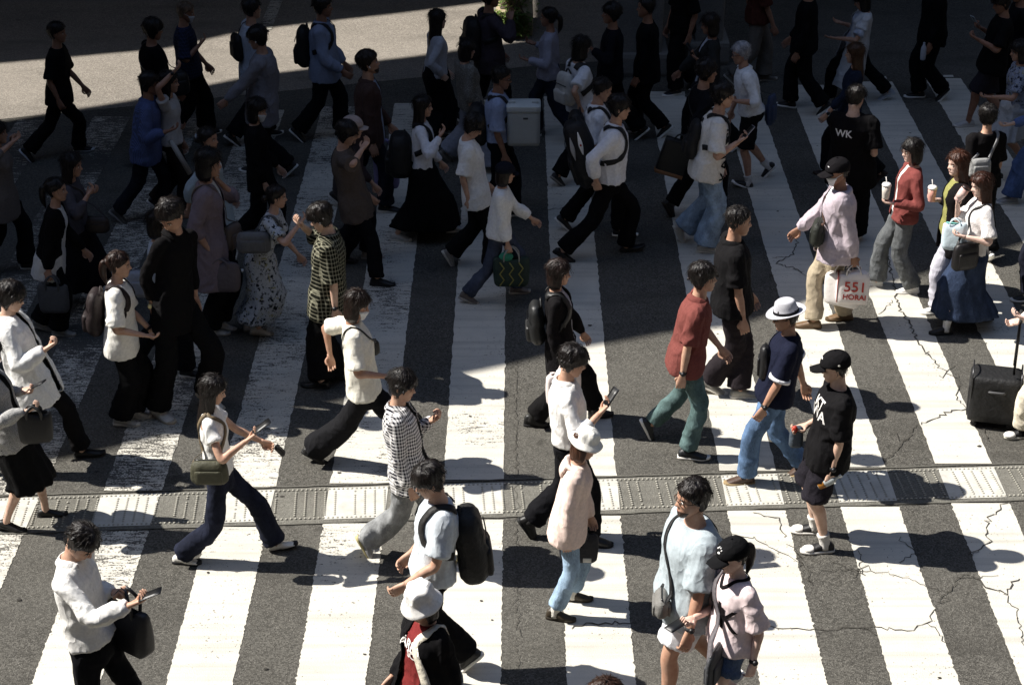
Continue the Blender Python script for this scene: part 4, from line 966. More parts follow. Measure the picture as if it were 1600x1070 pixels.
# ---- sunlit people nearest the bridge
i = person('person in white dress shirt bent over a phone, black tote in hand', (138, 833), -12, H=1.70, st=-.26, hair='short', hd=(-6, 42), top=dict(c=WH, sl=.98, hem=-.03, loose=1.0, collar=1, bell=.002), bot=TR('131317', .09), shoes=('111111', '151515', 'flat'), NA=(203, 945), FA=(180, 925, .16), curl=(.75, .9))
phone(i, 'N', 'black phone held by the person in white shirt with the black tote'); tote(i, '15151a', 'black leather tote hanging from the hand of the white shirted phone reader', hw_(i, 'F') + A([.03, 0, .02]), (.31, .12, .30), 'leather', .15, -25)
i = person('person with long black hair in white top and navy trousers, eyes on a phone', (338, 587), R, [(292, 880, 0), (442, 857, -14)], sex='F', hair='long', hd=(0, 14), top=dict(c='e6e4df', sl=.28, hem=-.02, loose=.9), bot=TR('1b1f2e', .095, k='denim', loose=.92), NA=(386, 688), FA=(410, 690), shoes=('e0dcd2', '17171a', 'flat'), curl=(.6, .8))
phone(i, 'N', 'black phone in front of the long haired person in white top'); phone(i, 'F', 'small dark case in the second hand of the long haired phone reader', '141414', -.5, (.09, .06, .03), False)
crossbody(i, '45442f', 'olive slouchy shoulder bag on the long haired person in white top', (-.02, -.22, .86), (.25, .10, .19), 'nylon', '6b5a3e', 0, -1, .03, 'shoulder_bag')
i = person('person in open black and white gingham shirt and grey jeans', (632, 578), R, [(574, 868, 62), (690, 880, -10)], hair='shag', hd=(-8, 10), top=dict(c='121214', sl=.02), jacket=dict(c='e8e6e4', k='gingham', c2='191926', sl=.96, hem=.15, open=.045, collar=1, n='overshirt', loose=1.02), bot=TR('77797a', .11, k='denim'), NA='d', FA=(676, 655, .1), shoes=('8d8d8c', 'b9ad7c', 'sneaker'), curl=(.5, .95))
crossbody(i, '121214', 'black sling bag mostly hidden behind the person in gingham shirt', (.02, .25, 1.0), (.2, .1, .22), over=1)
i = person('person in pale grey blue tee with rolled sleeves wearing a big black backpack', (660, 727), 186, H=1.70, st=.24, hair='bangs', hd=(8, 26), top=dict(c='c3ccd3', sl=.42, hem=.02, loose=1.15), bot=TR('141416', .1), NA=(632, 914), FA=(640, 866), curl=(.5, .6))
backpack(i, '1b1a19', 'large black backpack on the person in pale grey blue tee', (.20, .33, .50), .40, back=.23, tilt=-.18)
i = person('person in white bucket hat and black cardigan over a red printed tee', (652, 914), 218, H=1.60, st=.2, sex='F', hair='bob', hd=(12, 14), top=dict(c='7e201f', sl=.02, hem=.05), jacket=dict(c='131214', sl=.98, hem=.50, open=.09, n='cardigan', loose=1.15, flare=.07), bot=TR('151517', .1), extra=[('bucket', 'ebe8e2'), ('text', 'ece6de', 'AREA', .085, 1, 0, .70), ('text', 'ece6de', 'SCI', .07, 1, .02, .58)], NA='d', FA=(612, 1058), shoes=('121212', '202020', 'flat'))
crossbody(i, 'cfc6ae', 'cream canvas bag on a wide strap worn over the black cardigan', (-.02, .27, .72), (.34, .1, .32), 'nylon', 'd5ccb6', 0, 1, .055, 'canvas_bag')
i = person('person in white open collar shirt holding a black phone out, black trousers and boots', (903, 540), R, [(930, 852, 0), (828, 838, 58)], hair='bangs', hd=(0, 16), top=dict(c='e8e6e2', sl=.80, hem=-.03, loose=1.06, collar=1, bell=.008, cuff=.04), bot=TR('131317', .095), NA=(938, 645), FA='d', shoes=('131212', '101010', 'boot'), curl=(.65, .5))
phone(i, 'N', 'black phone held out by the person in white open collar shirt', tilt=.35)
i = person('person in white floppy sun hat and pale pink hooded jacket with light blue jeans', (922, 669), -8, [(876, 968, 0), (903, 938, 0)], sex='F', hair='bob', hc='3a2418', hd=(-8, 22), top=dict(c='e2c6b8', sl=1.0, hem=.16, loose=1.2, n='hooded_jacket', flare=.03), fold=.6, bot=TR('7f9bb4', .075, k='denim', hem=.86), extra=[('bucket', 'ece9de', 1), ('hood', 'e2c6b8')], NA=(882, 884), FA=(925, 815, .2), shoes=('3a3020', '2a2318', 'sneaker'), sock='d8d4c8')
o, Rb, ct = tote(i, '191a22', 'dark navy cloth tote at the front of the pink hooded jacket', hw_(i, 'F') + A([-.10, -.07, .03]), (.24, .07, .25), 'nylon', .04, 5); part('label_patch', (rbox((.06, .006, .035), .002, 2)[0] @ Rb + ct + A([.06, -.045, -.09]), rbox((1, 1, 1), .1, 2)[1]), mat('d8d5cc', 'paper'), o)
i = person('person with dark bob in black cardigan and wide black trousers, small backpack on', (875, 405), R, [(838, 658, 0), (938, 660, -8)], sex='F', hair='bob', hc='1d120e', top=dict(c='a9a9b0', sl=.02, hem=.10), jacket=dict(c='171517', sl=.98, hem=.26, open=.07, n='cardigan', loose=1.15), bot=TR('141314', .10, hem=.86), NA='d', FA=(912, 522), shoes=('121212', '111111', 'boot'))
backpack(i, '191a1b', 'small glossy black backpack on the person with the dark bob', (.13, .27, .34), .45, 'leather', back=.20)
tote(i, 'ddd0cc', 'pinkish white plastic carrier bag held by the person with the dark bob', hw_(i, 'N') + A([0, 0, .02]), (.26, .10, .30), 'paper', .10, 20, 'carrier_bag', trim='b9aaa6', hw=.008)
i = person('person in loose rust red shirt and teal jeans stepping off the toes', (1100, 409), R, [(1083, 716, 0), (1014, 684, 64)], hair='bangs', top=dict(c='7b3c35', sl=.5, loose=1.04, hem=.14, collar=1), bot=TR('48605f', .076, k='denim', loose=.95), NA=(1060, 614), FA='f', extra=[('watch', '141416', 'N')], shoes=('1a1d22', 'e6e2da', 'sneaker'))
i = person('person in loose black short sleeve shirt and dark plum trousers beside the red shirt', (1158, 321), R, [(1122, 614, 20), (1164, 620, 0)], hair='crop', hc='1b1817', hd=(4, 6), top=dict(c='171618', sl=.46, loose=1.22, hem=.10, collar=1), bot=TR('2a2428', .1), NA=(1163, 515), FA=(1176, 468), shoes=('8f8c86', 'dedad2', 'sneaker'), build=1.08, skin='b')
i = person('person in grey straw fedora, sunglasses, navy polo with white trim and blue jeans', (1226, 468), L, [(1156, 756, 0), (1242, 742, 30)], hair='crop', hc='26201c', hd=(0, 8), top=dict(c='181c30', sl=.5, loose=1.06, hem=.08, collar=1), bot=TR('4c6a8e', .085, k='denim'), extra=[('fedora', 'b9b9c0'), ('glasses', '141414', 1), ('cuffs', 'e6e6ea'), ('watch', '141414', 'N')], NA=(1186, 652), FA=(1256, 602), shoes=('4a3527', '9a8460', 'sneaker'), build=1.12, skin='b')
crossbody(i, '17171a', 'black leather sling bag on the chest of the fedora wearer', (.15, .03, 1.08), (.13, .08, .28), 'leather', None, 80, -1, .03, 'sling_bag')
i = person('person in black cap, black printed tee and black shorts holding a bottle', (1303, 544), L, [(1278, 862, 0), (1262, 832, 0)], hair='crop', hd=(-4, 8), top=dict(c='161517', sl=.5, loose=1.2, hem=.16), bot=dict(t='shorts', c='221f26', k='melange', r=.115, hem=1.0, loose=1.1), extra=[('cap', '151416'), ('watch', '141414', 'N'), ('text', 'dcd8d2', 'KT', .11, 1, .0, .74, 0, .35), ('text', 'dcd8d2', 'WA', .12, 1, .0, .57, 0, .42)], NA=(1296, 758), FA=(1258, 665, .16), sock='d8d4cc', shoes=('1a191b', 'e8e4dc', 'duo'), curl=(.9, .7), skin='c')
headpart(i, 'cap_mark', ell((.36, 0, .36), (.03, .10, .05)), 'dedad2', 'cap'); headpart(i, 'cap_mark', ell((-.12, .40, .22), (.045, .02, .035)), 'cfcac0', 'cap')
for so_ in [c for c in i.o.children if c.name.startswith('shoe')]:
    pass
p = hw_(i, 'N') + A([0, -.02, -.02]); ax = nrm(A([.8, -.2, .6])); VF = limb([p - ax * .085, p - ax * .08, p + ax * .03, p + ax * .055, p + ax * .07, p + ax * .09], [.022, .031, .031, .016, .012, .012], 14, 4); bo = put('drink_bottle', VF, mat('9aa0a0', 'plastic'), 'amber drink bottle in the hand of the black capped person', 'bottle'); part('bottle_cap', limb([p + ax * .085, p + ax * .105], [.015, .015], 12, 3), mat('e0e0de', 'plastic'), bo); part('drink', limb([p - ax * .084, p - ax * .035], [.0335, .0335], 14, 3), mat('8a5a1c', 'plastic'), bo)
p = hw_(i, 'F'); V, F = rbox((.10, .06, .18), .028, 6, .1, .1); po = put('belt_pouch', (V + p + A([0, 0, -.08]), F), mat('44505c', 'nylon'), 'grey pouch with a red tip beside the black capped person', 'pouch'); part('red_tip', ell(p + A([-.02, -.03, .0]), (.024, .02, .03)), mat('a83422', 'plastic'), po)
i = person('person with dark beard and glasses in pale blue tee and white shorts', (1083, 748), 196, H=1.78, st=.27, hair='short', hd=(4, -2), top=dict(c='a2afb5', sl=.5, loose=1.3, hem=.16), bot=dict(t='shorts', c='dedee2', r=.12, hem=.78, loose=1.1), extra=[('beard',), ('glasses', '4a3424'), ('watch', '1a1a1c', 'N')], NA=(1074, 1000, .33), FA='d', shoes=('d8d6d2', 'e8e6e2', 'sneaker'), sock='dcdad6', build=1.25, fold=.65, skin='b')
crossbody(i, '6f6d68', 'grey and black box shaped crossbody bag on the bearded person', (.23, .10, .93), (.21, .09, .14), 'nylon', '151517', 70, -1, .035)
i = person('person in black cap with ponytail, pale pink lettered jersey and denim shorts', (1142, 838), 200, H=1.60, st=.2, sex='F', hair='pony', hc='1a1310', hd=(10, 10), top=dict(c='e8d0d0', sl=.5, loose=1.12, hem=.06), bot=dict(t='shorts', c='4a5f80', k='denim', r=.11, hem=.5), extra=[('cap', '141416'), ('necktrim', '1d1a1c', .16), ('watch', '141414', 'N'), ('text', '181416', 'N', .20, 1, -.03, .50, 0, .1), ('text', '181416', 'K', .22, 1, .03, .42, 0, .62)], NA='d', FA=(1082, 966, .1), shoes=('dddad4', 'e6e4e0', 'sneaker'), curl=(.5, .7), skin='p')
phone(i, 'F', 'dark phone held flat by the ponytailed person in pink jersey', tilt=-.1)
for q in ((.40, 0, .30, .05, .06, .035), (.36, .09, .40, .03, .025, .03), (.335, .035, .45, .03, .022, .03), (.335, -.035, .45, .03, .022, .03), (.36, -.09, .40, .03, .025, .03)): headpart(i, 'paw_mark', ell(q[:3], q[3:]), 'e6e4e0', 'cap')
crossbody(i, '3b3c40', 'flat charcoal bag on a printed strap across the pink jersey', (.16, .13, .74), (.28, .05, .24), 'nylon', '5a5458', 45, -1, .035, 'flat_bag')
person('person of whom only the brown crown of the head shows at the bottom edge', (945, 1061), 190, H=1.68, st=.2, hair='short', hc='2a1a12', top=dict(c='6a5a4a', sl=.9), bot=TR('20202a'))
# ---- the edge of the sunlit zone
i = person('person in grey jacket and black midi skirt with heels, phone and black handbag in hand', (-16, 528), R, [(30, 830, 10), (82, 806, 0)], sex='F', hair='bob', hd=(0, 15), top=dict(c=BK, sl=.02), jacket=dict(c='9c9b98', k='melange', sl=.98, hem=.12, n='jacket', open=.05, loose=1.1), bot=dict(t='skirt', c='131314', z=.24, w=.25), NA=(42, 642), FA=(36, 610), shoes=('121212', '121212', 'flat'), curl=(.9, .8), skin='c')
phone(i, 'F', 'black phone held by the person in grey jacket and black skirt', tilt=.4); tote(i, '121213', 'structured black handbag hanging from the arm of the grey jacketed person', hw_(i, 'N') + A([0.0, -.02, .0]), (.22, .10, .24), 'leather', .06, 10, 'handbag')
i = person('person in untucked white shirt over black tee with one fist raised', (20, 441), R, [(-10, 742, 40), (138, 712, -6)], hair='shag', hd=(-4, 12), top=dict(c='121214', sl=.02, hem=.05), jacket=dict(c='e6e5e2', sl=.96, hem=.20, open=.035, collar=1, n='shirt', loose=1.15, flare=.05), bot=TR('151416', .085), NA=(72, 545), FA='b', extra=[('glasses', '3a2f28')], shoes=('121212', '101010', 'flat'), curl=(.95, .5), skin='c')
i = person('person with low ponytail in boxy white tee, black wide trousers and dark backpack', (186, 391), R, [(198, 664, 0), (226, 652, 8)], sex='F', hair='pony', hc='24150f', hd=(10, 4), top=dict(c='e6e3da', sl=.5, hem=.16, loose=1.25), bot=TR('121214', .115), NA=(226, 524), FA=(236, 516, .12), extra=[('watch', '2a1a18', 'F')], shoes=('a8a49c', 'cfcac0', 'sneaker'), skin='a')
backpack(i, '231718', 'dark maroon backpack on the person with low ponytail', (.14, .26, .38), .42, back=.20)
i = person('tall person all in black bending to look down, wrist watch catching the sun', (258, 321), -35, feet=[(254, 654, 0), (338, 636, 24)], hair='short', hd=(-88, 34), top=dict(c='121113', sl=.86, hem=.22, loose=1.08, collar=1), bot=TR('111113', .10), NA=(240, 480, .12), FA='d', extra=[('watch', 'c9a24a', 'N', 'ffe9a8')], shoes=('c9c5bc', 'b5aa98', 'sneaker'), skin='b', build=.84)
i = person('person in light blue shirt with crossbody bag half hidden behind the tall black clad figure', (247, 327), R, H=1.60, st=.25, sex='F', hair='bob', top=dict(c='a9b6c6', sl=.8, hem=.10, loose=1.25, bell=.01), bot=TR('15161a', .1), NA='d', FA='f')
crossbody(i, '7f8797', 'grey blue pouch bag on the person in light blue shirt', (-.14, -.16, .95), (.24, .12, .24), 'nylon', '4a4f58', 0, 1, .014)
i = person('person in dark green plaid shirt and wide black trousers holding hands up to a phone', (492, 320), L, [(520, 592, 0), (494, 604, 0)], hair='bangs', hd=(0, 24), top=dict(c='15160f', k='plaid', c2='8d8b78', sl=.55, hem=.20, loose=1.18, collar=1), bot=TR('111113', .12), NA=(524, 488), FA=(470, 352), extra=[('watch', '2a2018', 'N'), ('earbud',)], shoes=('131313', '151515', 'flat'), skin='c')
i = person('person in pale floral midi dress with hand raised to the plaid shirted companion', (433, 288), R, [(398, 518, 0), (418, 524, 10)], sex='F', hair='bun', hd=(0, 8), top=dict(c='aab0b8', k='floral', c2='1e2228', sl=.42, hem=-.02, loose=1.1), bot=dict(t='skirt', c='aab0b8', k='floral', c2='1e2228', z=.13, w=.30, pleat=.05), NA=(468, 350), FA='f', shoes=('b9ac9c', '8a7f70', 'flat'), skin='a')
crossbody(i, '57585c', 'grey slouchy shoulder bag on the person in floral dress', (-.10, -.22, 1.02), (.28, .10, .20), 'nylon', None, 0, -1, .03, 'shoulder_bag')
i = person('person in cream short sleeve blouse and face mask striding in wide black trousers', (563, 454), R, [(500, 722, 30), (640, 742, -8)], sex='F', hair='bob', hc='1c120d', hd=(-14, 12), top=dict(c='e6e1d0', sl=.5, hem=.02, loose=1.2), bot=TR('1b1b1e', .125), NA=(606, 588), FA=(516, 556), extra=[('mask', 'e4e6e8')], shoes=('131313', '121212', 'flat'), skin='b')
crossbody(i, '1c1a1a', 'small black pouch on a thin strap over the cream blouse', (.05, .25, .98), (.18, .07, .14), 'leather', None, 0, -1, .012)
# ---- middle, in the shade or at its edge
i = person('person in mauve zip jacket, black cap and mask with a red and white shopping bag', (1307, 244), L, [(1312, 500, 0), (1262, 512, 0)], hair='crop', hc='2a2522', hd=(14, 8), top=dict(c='e4e4e6', sl=.02, hem=.08), jacket=dict(c='b5a6b0', sl=.98, hem=.16, open=.075, n='jacket', loose=1.2), bot=TR('a8987c', .088), extra=[('cap', '161417'), ('mask', 'e6e8ea'), ('hood', 'b5a6b0'), ('watch', '141414', 'N')], NA=(1334, 405), FA=(1244, 362), shoes=('6b5030', '4a3820', 'sneaker'), build=1.12, skin='d', curl=(.95, .5))
headpart(i, 'cap_mark', ell((.37, .06, .34), (.02, .08, .03)), 'e0dedb', 'cap')
crossbody(i, '23261f', 'black green crossbody bag on the front of the mauve jacket', (.19, .10, .98), (.26, .10, .22), 'nylon', '4a2c1c', 75, -1, .028)
hp = hw_(i, 'N') + A([0, -.02, .0])
o, Rb, ct = tote(i, 'e4ddda', 'white shopping bag with red numbers and a red side held by the masked person', hp, (.27, .13, .30), 'paper', .09, 172, 'shopping_bag', taper=0., hw=.006, handle='d8d2cc', trim='c9c2be')
part('red_side', (rbox((.006, .12, .28), .002, 3)[0] @ Rb + ct + Rb[0] * -.139, rbox((1, 1, 1), .1, 3)[1]), mat('b23226', 'paper'), o)
def flat_text(o, txt, size, org, ux, uz, c):
    fc = bpy.data.curves.new('t', 'FONT'); fc.body = txt; fc.size = size; fc.align_x = 'CENTER'; fc.align_y = 'CENTER'; fc.extrude = .001; fc.offset = .0015
    to = bpy.data.objects.new('t', fc); COL.objects.link(to); m = bpy.data.meshes.new_from_object(to.evaluated_get(bpy.context.evaluated_depsgraph_get())); bpy.data.objects.remove(to)
    V = get_co(m); nn = np.cross(ux, uz); set_co(m, A(org) - A(o.location) + V[:, :1] * A(ux) + V[:, 1:2] * A(uz) + V[:, 2:3] * nn); return mobj('printed_lettering', m, mat(c, 'paper'), o, False)
ux = Rb[0]; zz = A([0, 0, 1.0]); fy_ = -Rb[1] * .073
flat_text(o, '551', .14, ct + fy_ + zz * .03 + ux * .02, ux, zz, 'b23226'); flat_text(o, 'HORAI', .07, ct + fy_ - zz * .07 + ux * .02, ux, zz, 'b23226')
tote(i, 'd9d4d0', 'second plain white carrier bag hanging behind the one with red numbers', hp + A([-.08, .05, .0]), (.30, .10, .32), 'paper', .12, 150, 'carrier_bag', trim='bbb5b0', hw=.006)
GRP = 'companions with drinks'
i = person('person in red cardigan and glasses with shoulder length black hair and grey jeans', (1425, 216), L, [(1418, 458, 0), (1362, 446, -8)], sex='F', hair='bob', hc='14100f', hd=(14, 4), top=dict(c='dcd6d0', sl=.02, hem=.0), jacket=dict(c='7e3833', sl=.98, hem=.05, open=.04, n='cardigan', loose=1.05), bot=TR('55585a', .10, k='denim'), NA=(1396, 318), FA='d', extra=[('glasses', '5a3a20')], shoes=('dcdad6', 'e6e4e0', 'sneaker'), skin='p', curl=(.6, .5))
cup(i, hw_(i, 'N') + A([-.02, -.0, .08]), 'clear lidded cup with straw held by the person in red cardigan', 'd8cfc4', 'e6e4e2', .13, straw='e8e4e0')
i = person('person with long brown hair, yellow and black top and pale lavender trousers', (1498, 235), L, [(1456, 490, 0), (1500, 478, 30)], sex='F', hair='long', hc='3a1f12', hd=(12, 6), top=dict(c='8c8a3e', sl=.02, hem=.05), jacket=dict(c='171416', sl=.9, hem=.24, open=.09, n='cardigan', loose=1.05), bot=TR('b9b7c4', .09), NA=(1497, 365), FA=(1462, 312, .16), shoes=('e0ded8', 'e8e6e0', 'sneaker'), skin='p', curl=(.6, .7))
cup(i, hw_(i, 'F') + A([-.01, -.03, .03]), 'pink drink in a lidded cup held out by the person in yellow top', 'd9a294', 'eeeae6', .13, straw='e8e4e0')
i = person('person with long brown hair in white knit tee and denim maxi skirt sipping a drink', (1532, 270), L, [(1470, 522, 0), (1524, 502, 10)], sex='F', hair='long', hc='331a10', hd=(6, 10), top=dict(c='e4dedb', k='knit', sl=.48, hem=.0, loose=1.02), bot=dict(t='skirt', c='25324a', k='denim', z=.10, w=.25, pleat=.04), NA=(1506, 370), FA=(1496, 318, .12), shoes=('141214', '141414', 'sneaker'), sock='d8d6d4', skin='p', curl=(.6, .8))
cup(i, hw_(i, 'F') + A([-.0, -.02, .05]), 'pale pink paper cup with dark lid at the lips of the person in white tee', 'd9b3ac', '2a1c1a', .14, tilt=(.55, -.1), straw=None, band='dcc0b8')
o, Rb, ct = tote(i, 'cfe0e8', 'pale blue and white printed paper bag held between the two long haired companions', i.L2W(i.elb['L'] * .35 + i.handR * .65) + A([-.14, -.06, -.02]), (.20, .07, .26), 'paper', .05, 160, 'gift_bag', taper=0., hw=.005, trim='5fb0a8'); part('blue_print', (ell((0, .037, -.02), (.06, .003, .06))[0] @ Rb + ct, ell((0, 0, 0), (1, 1, 1))[1]), mat('6f9fd0', 'paper'), o)
crossbody(i, '161315', 'soft black shoulder bag behind the blue printed paper bag', (.12, .20, .82), (.24, .10, .26), 'leather', None, 20, 1, .02, 'shoulder_bag')
i = person('person seen from behind in black tee with a silver strap across the back', (1546, 162), 98, H=1.62, st=.2, sex='F', hair='bangs', hc='120f0e', hd=(0, 0), top=dict(c='141214', sl=.5, hem=.10, loose=1.1), bot=TR('121214', .1), NA='d', FA='d', skin='a')
crossbody(i, '9a9a98', 'silver plaid pouch bag on the back of the black teed person', (-.17, .10, 1.0), (.20, .08, .20), 'nylon', '8a8a8c', 90, -1, .03)
i = person('person in dark navy suit trousers partly outside the frame edge', (1668, 160), L, [(1600, 470, 0), (1690, 440, 30)], H=1.74, top=dict(c='1a1a24', sl=.98, hem=.2), bot=TR('1b1d2a', .09), hair='short', NA='d', FA='d')
i = person('person with cream trousers and black canvas shoe pushing the suitcase at the frame edge', (1668, 392), L, [(1590, 684, 0), (1690, 690, 30)], sex='F', H=1.60, hair='bob', top=dict(c='dcd4c8', sl=.96, hem=.1), bot=TR('d8cdb4', .10, hem=.84), NA=(1600, 498), FA=(1592, 500), shoes=('19191b', 'e0dccc', 'duo'), skin='p', sock='1a1a1c')
# suitcase
g = gnd(1549, 660); V, F = rbox((.42, .30, .42), .035, 9, 0, .05); Rz = A([[math.cos(.25), -math.sin(.25), 0], [math.sin(.25), math.cos(.25), 0], [0, 0, 1.0]]); V[:, 2] += .27
ribs = V.copy(); V[:, 0] += .004 * np.sign(np.sin(V[:, 1] * 130)) * (np.abs(V[:, 0]) > .2)
case = put('suitcase', (V @ Rz + g, F), mat('19191a', 'nylon'), 'black ribbed wheeled cabin suitcase with its telescopic handle up', 'suitcase')
sc2 = lambda VF: (VF[0] @ Rz + g, VF[1])
for y in (-.06, .06): part('telescopic_rod', sc2(tube(A([[.13, y * 1.5, .52], [.13, y * 1.5, .80], [.13, y * 1.5, 1.02]]), [.011, .010, .008], 10)), mat('2a2a2c', 'metal'), case)
part('grip', sc2(limb([(.13, -.10, 1.0), (.13, -.07, 1.03), (.13, .07, 1.03), (.13, .10, 1.0)], [.015] * 4, 10, 4)), mat('141414', 'rubber'), case)
part('front_pocket', sc2((rbox((.03, .23, .30), .012, 6)[0] + A([-.208, 0, .25]), rbox((1, 1, 1), .1, 6)[1])), mat('171718', 'nylon'), case)
for q in ((-.199, .55), (.199, .1)): part('zip', sc2(limb([(q[0], -.13, .12), (q[0], -.13, .5), (q[0], .13, .5), (q[0], .13, .12)], [.006] * 4, 6, 6)), mat('5a5a5c', 'metal'), case)
part('side_handle', sc2(limb([(-.06, -.145, .36), (-.03, -.17, .37), (.05, -.17, .37), (.08, -.145, .36)], [.010] * 4, 8, 4)), mat('4a4a4c', 'rubber'), case)
for x in (-.15, .15):
    for y in (-.10, .10):
        wv = ell((0, 0, 0), (.028, .016, .028)); part('wheel', sc2((wv[0] + A([x, y, .029]), wv[1])), mat('222222', 'rubber'), case); part('caster', sc2(limb([(x, y, .035), (x, y, .07)], [.014, .02], 8, 3)), mat('1a1a1a', 'plastic'), case)
i = person('young person in white tee with black lettering and baggy pale jeans reading a phone', (1131, 128), R, [(1108, 394, 0), (1064, 378, 62)], hair='bangs', hd=(6, 4), top=dict(c='dcd9d2', sl=.5, hem=.14, loose=1.22), bot=TR('7f98b0', .12, k='denim'), NA=(1154, 222), FA='d', extra=[('text', '1b1c20', 'KABUSH', .17, 1, 0, .38, 90, -.75)], shoes=('b9b2a4', 'cfcabd', 'sneaker'), curl=(.75, .5))
phone(i, 'N', 'silver phone held by the young person in lettered white tee', '9a98a0', .4)
backpack(i, '171719', 'black backpack on the young person in lettered white tee', (.12, .26, .38), .42, back=.18)
i = person('person in dark navy jacket and black trousers carrying a black and tan portfolio case', (1106, 92), 20, H=1.72, feet=[(1130, 330, 0), (1046, 338, 60)], hair='shag', hd=(-6, 4), top=dict(c='15171c', sl=.98, hem=.18, loose=1.2), bot=TR('121214', .085), NA=(1078, 230), FA='f', shoes=('141312', '2a2018', 'boot'), skin='b')
p = gnd(1056, 300, 0); V, F = rbox((.30, .09, .40), .015, 7); Rt = A([[math.cos(.3), 0, -math.sin(.3)], [0, 1.0, 0], [math.sin(.3), 0, math.cos(.3)]]); hp = hw_(i, 'N') + A([-.14, -.02, -.05])
o = put('portfolio_case', (V @ Rt + hp, F), mat('141515', 'leather'), 'black portfolio case with tan base trailing behind the navy jacket', 'bag'); part('base_panel', ((rbox((.305, .094, .05), .012, 4)[0] + A([0, 0, -.18])) @ Rt + hp, rbox((1, 1, 1), .1, 4)[1]), mat('8a5a2c', 'leather'), o); part('carry_handle', (limb([(-.06, 0, .20), (-.03, 0, .25), (.03, 0, .25), (.06, 0, .20)], [.01] * 4, 8, 4)[0] @ Rt + hp, limb([(-.06, 0, .20), (-.03, 0, .25), (.03, 0, .25), (.06, 0, .20)], [.01] * 4, 8, 4)[1]), mat('141515', 'leather'), o)
crossbody(i, '15140f', 'black and tan pouch at the hip of the navy jacketed person', (.05, -.24, .85), (.20, .10, .20), 'leather', '15140f', 0, 1, .025)
i = person('grey haired person in white shirt, glasses and black shorts carrying a blue bag', (1156, 66), L, [(1160, 292, -24), (1196, 276, 50)], hair='short', hc='8d8d92', hd=(0, 8), top=dict(c='dfe3e8', sl=.62, hem=.0, loose=1.1, collar=1), bot=dict(t='shorts', c='17171a', r=.11, hem=.95), extra=[('glasses', '2a1c14')], NA=(1146, 158), FA='d', shoes=('1c1c1e', 'dcdad6', 'sneaker'), sock='cfcdca', skin='b')
crossbody(i, '2c3f62', 'blue shoulder bag hanging behind the grey haired person', (-.22, .04, .86), (.15, .07, .34), 'nylon', '17171a', 60, -1, .02, 'shoulder_bag')
i = person('young person in white shirt with sleeves pushed up and a racket bag on the back', (970, 147), R, [(890, 408, 28), (986, 392, -16)], hair='bangs', hd=(4, 4), top=dict(c='dfe0e6', sl=.9, hem=-.02, loose=1.25, collar=1, bell=.012), bot=TR('111113', .09), NA=(932, 284), FA='d', shoes=('121212', '141414', 'flat'), curl=(.9, .5))
backpack(i, '17171a', 'huge black racket bag with a white flash on the young person in white shirt', (.27, .30, .68), .45, back=.28, tilt=.42, name='racket_bag')
o = bpy.data.objects['racket_bag']; q0 = i.L2W(i.tp(-.36, -.18, .58)); c1, c2 = gnd(900, 182), None
cc_, ss_ = math.cos(.42), math.sin(.42); Rq = A([i.ft * cc_ + i.ut * ss_, i.lt, i.ut * cc_ - i.ft * ss_]); cq = i.tp(-.28 * i.s, 0, .45)
for x_, z0_, z1_, c in ((.015, .02, .27, 'e6e6e6'), (-.075, .0, .24, '9a9a9c')):
    VF = limb([(x_ - .01, -.150, z0_), (x_, -.158, (z0_ + z1_) / 2), (x_ + .012, -.140, z1_)], [.003, .022, .003], 10, 6, (1, 0, 0), .35); part('white_flash', (W(i, VF[0] @ Rq + cq), VF[1]), mat(c, 'plastic'), o)
VF = ell((.015, -.168, .14), (.010, .004, .012)); part('red_emblem', (W(i, VF[0] @ Rq + cq), VF[1]), mat('a02a20', 'plastic'), o)
i = person('person in white collared shirt with black backpack just beyond the racket bag', (946, 121), R, H=1.72, st=.3, hair='crop', hc='1a1512', hd=(4, 14), top=dict(c='dfe1e6', sl=.5, hem=-.02, loose=1.1, collar=1), bot=TR('131315', .09), NA='d', FA='d')
backpack(i, '151517', 'black backpack on the white collared person beyond the racket bag', (.18, .30, .45), .48, back=.22)
i = person('person in white short sleeve top turned away with a white strapped backpack', (912, 56), 35, H=1.66, st=.26, sex='F', hair='bob', hc='120e0c', hd=(0, 10), top=dict(c='d6d8de', sl=.45, hem=.06, loose=1.1), bot=TR('131315', .10), NA=(906, 168), FA='f', shoes=('2a2724', '8a857c', 'sneaker'))
backpack(i, 'b9b6ae', 'off white backpack with black straps on the person turned away', (.14, .26, .36), .5, back=.19, sc_='2a2724')
i = person('person in white bell sleeve blouse, navy cap and jeans carrying a green tote', (792, 249), R, [(740, 474, 20), (812, 458, 0)], sex='F', hair='bob', hc='1a120e', hd=(6, 10), top=dict(c='e2e2e0', sl=.9, hem=.04, loose=1.2, bell=.02), bot=TR('3a4254', .085, k='denim'), NA=(795, 392), FA=(832, 342), extra=[('cap', '191b26', .34)], shoes=('6b6058', 'b0a89c', 'sneaker'), skin='a')
o, Rb, ct = tote(i, '1d3329', 'dark green tote with yellow zigzag pattern held by the bell sleeved person', hw_(i, 'N') + A([.02, -.01, .03]), (.30, .12, .28), 'nylon', .12, 0, handle='8f8f8a', hw=.007)
for dx in (-.09, 0, .09): part('zigzag_trim', (limb([(dx - .02, -.068, -.12), (dx + .02, -.07, -.06), (dx - .02, -.07, 0), (dx + .02, -.07, .06), (dx - .02, -.068, .12)], [.007] * 5, 6, 1)[0] @ Rb + ct, limb([(0, 0, 0), (0, 0, 1), (0, 0, 2), (0, 0, 3), (0, 0, 4)], [.007] * 5, 6, 1)[1]), mat('8a8434', 'fabric'), o)
part('green_scarf', (ell((-.05, 0, .15), (.07, .04, .05))[0] @ Rb + ct, ell((0, 0, 0), (1, 1, 1))[1]), mat('1f8a6a', 'fabric'), o)
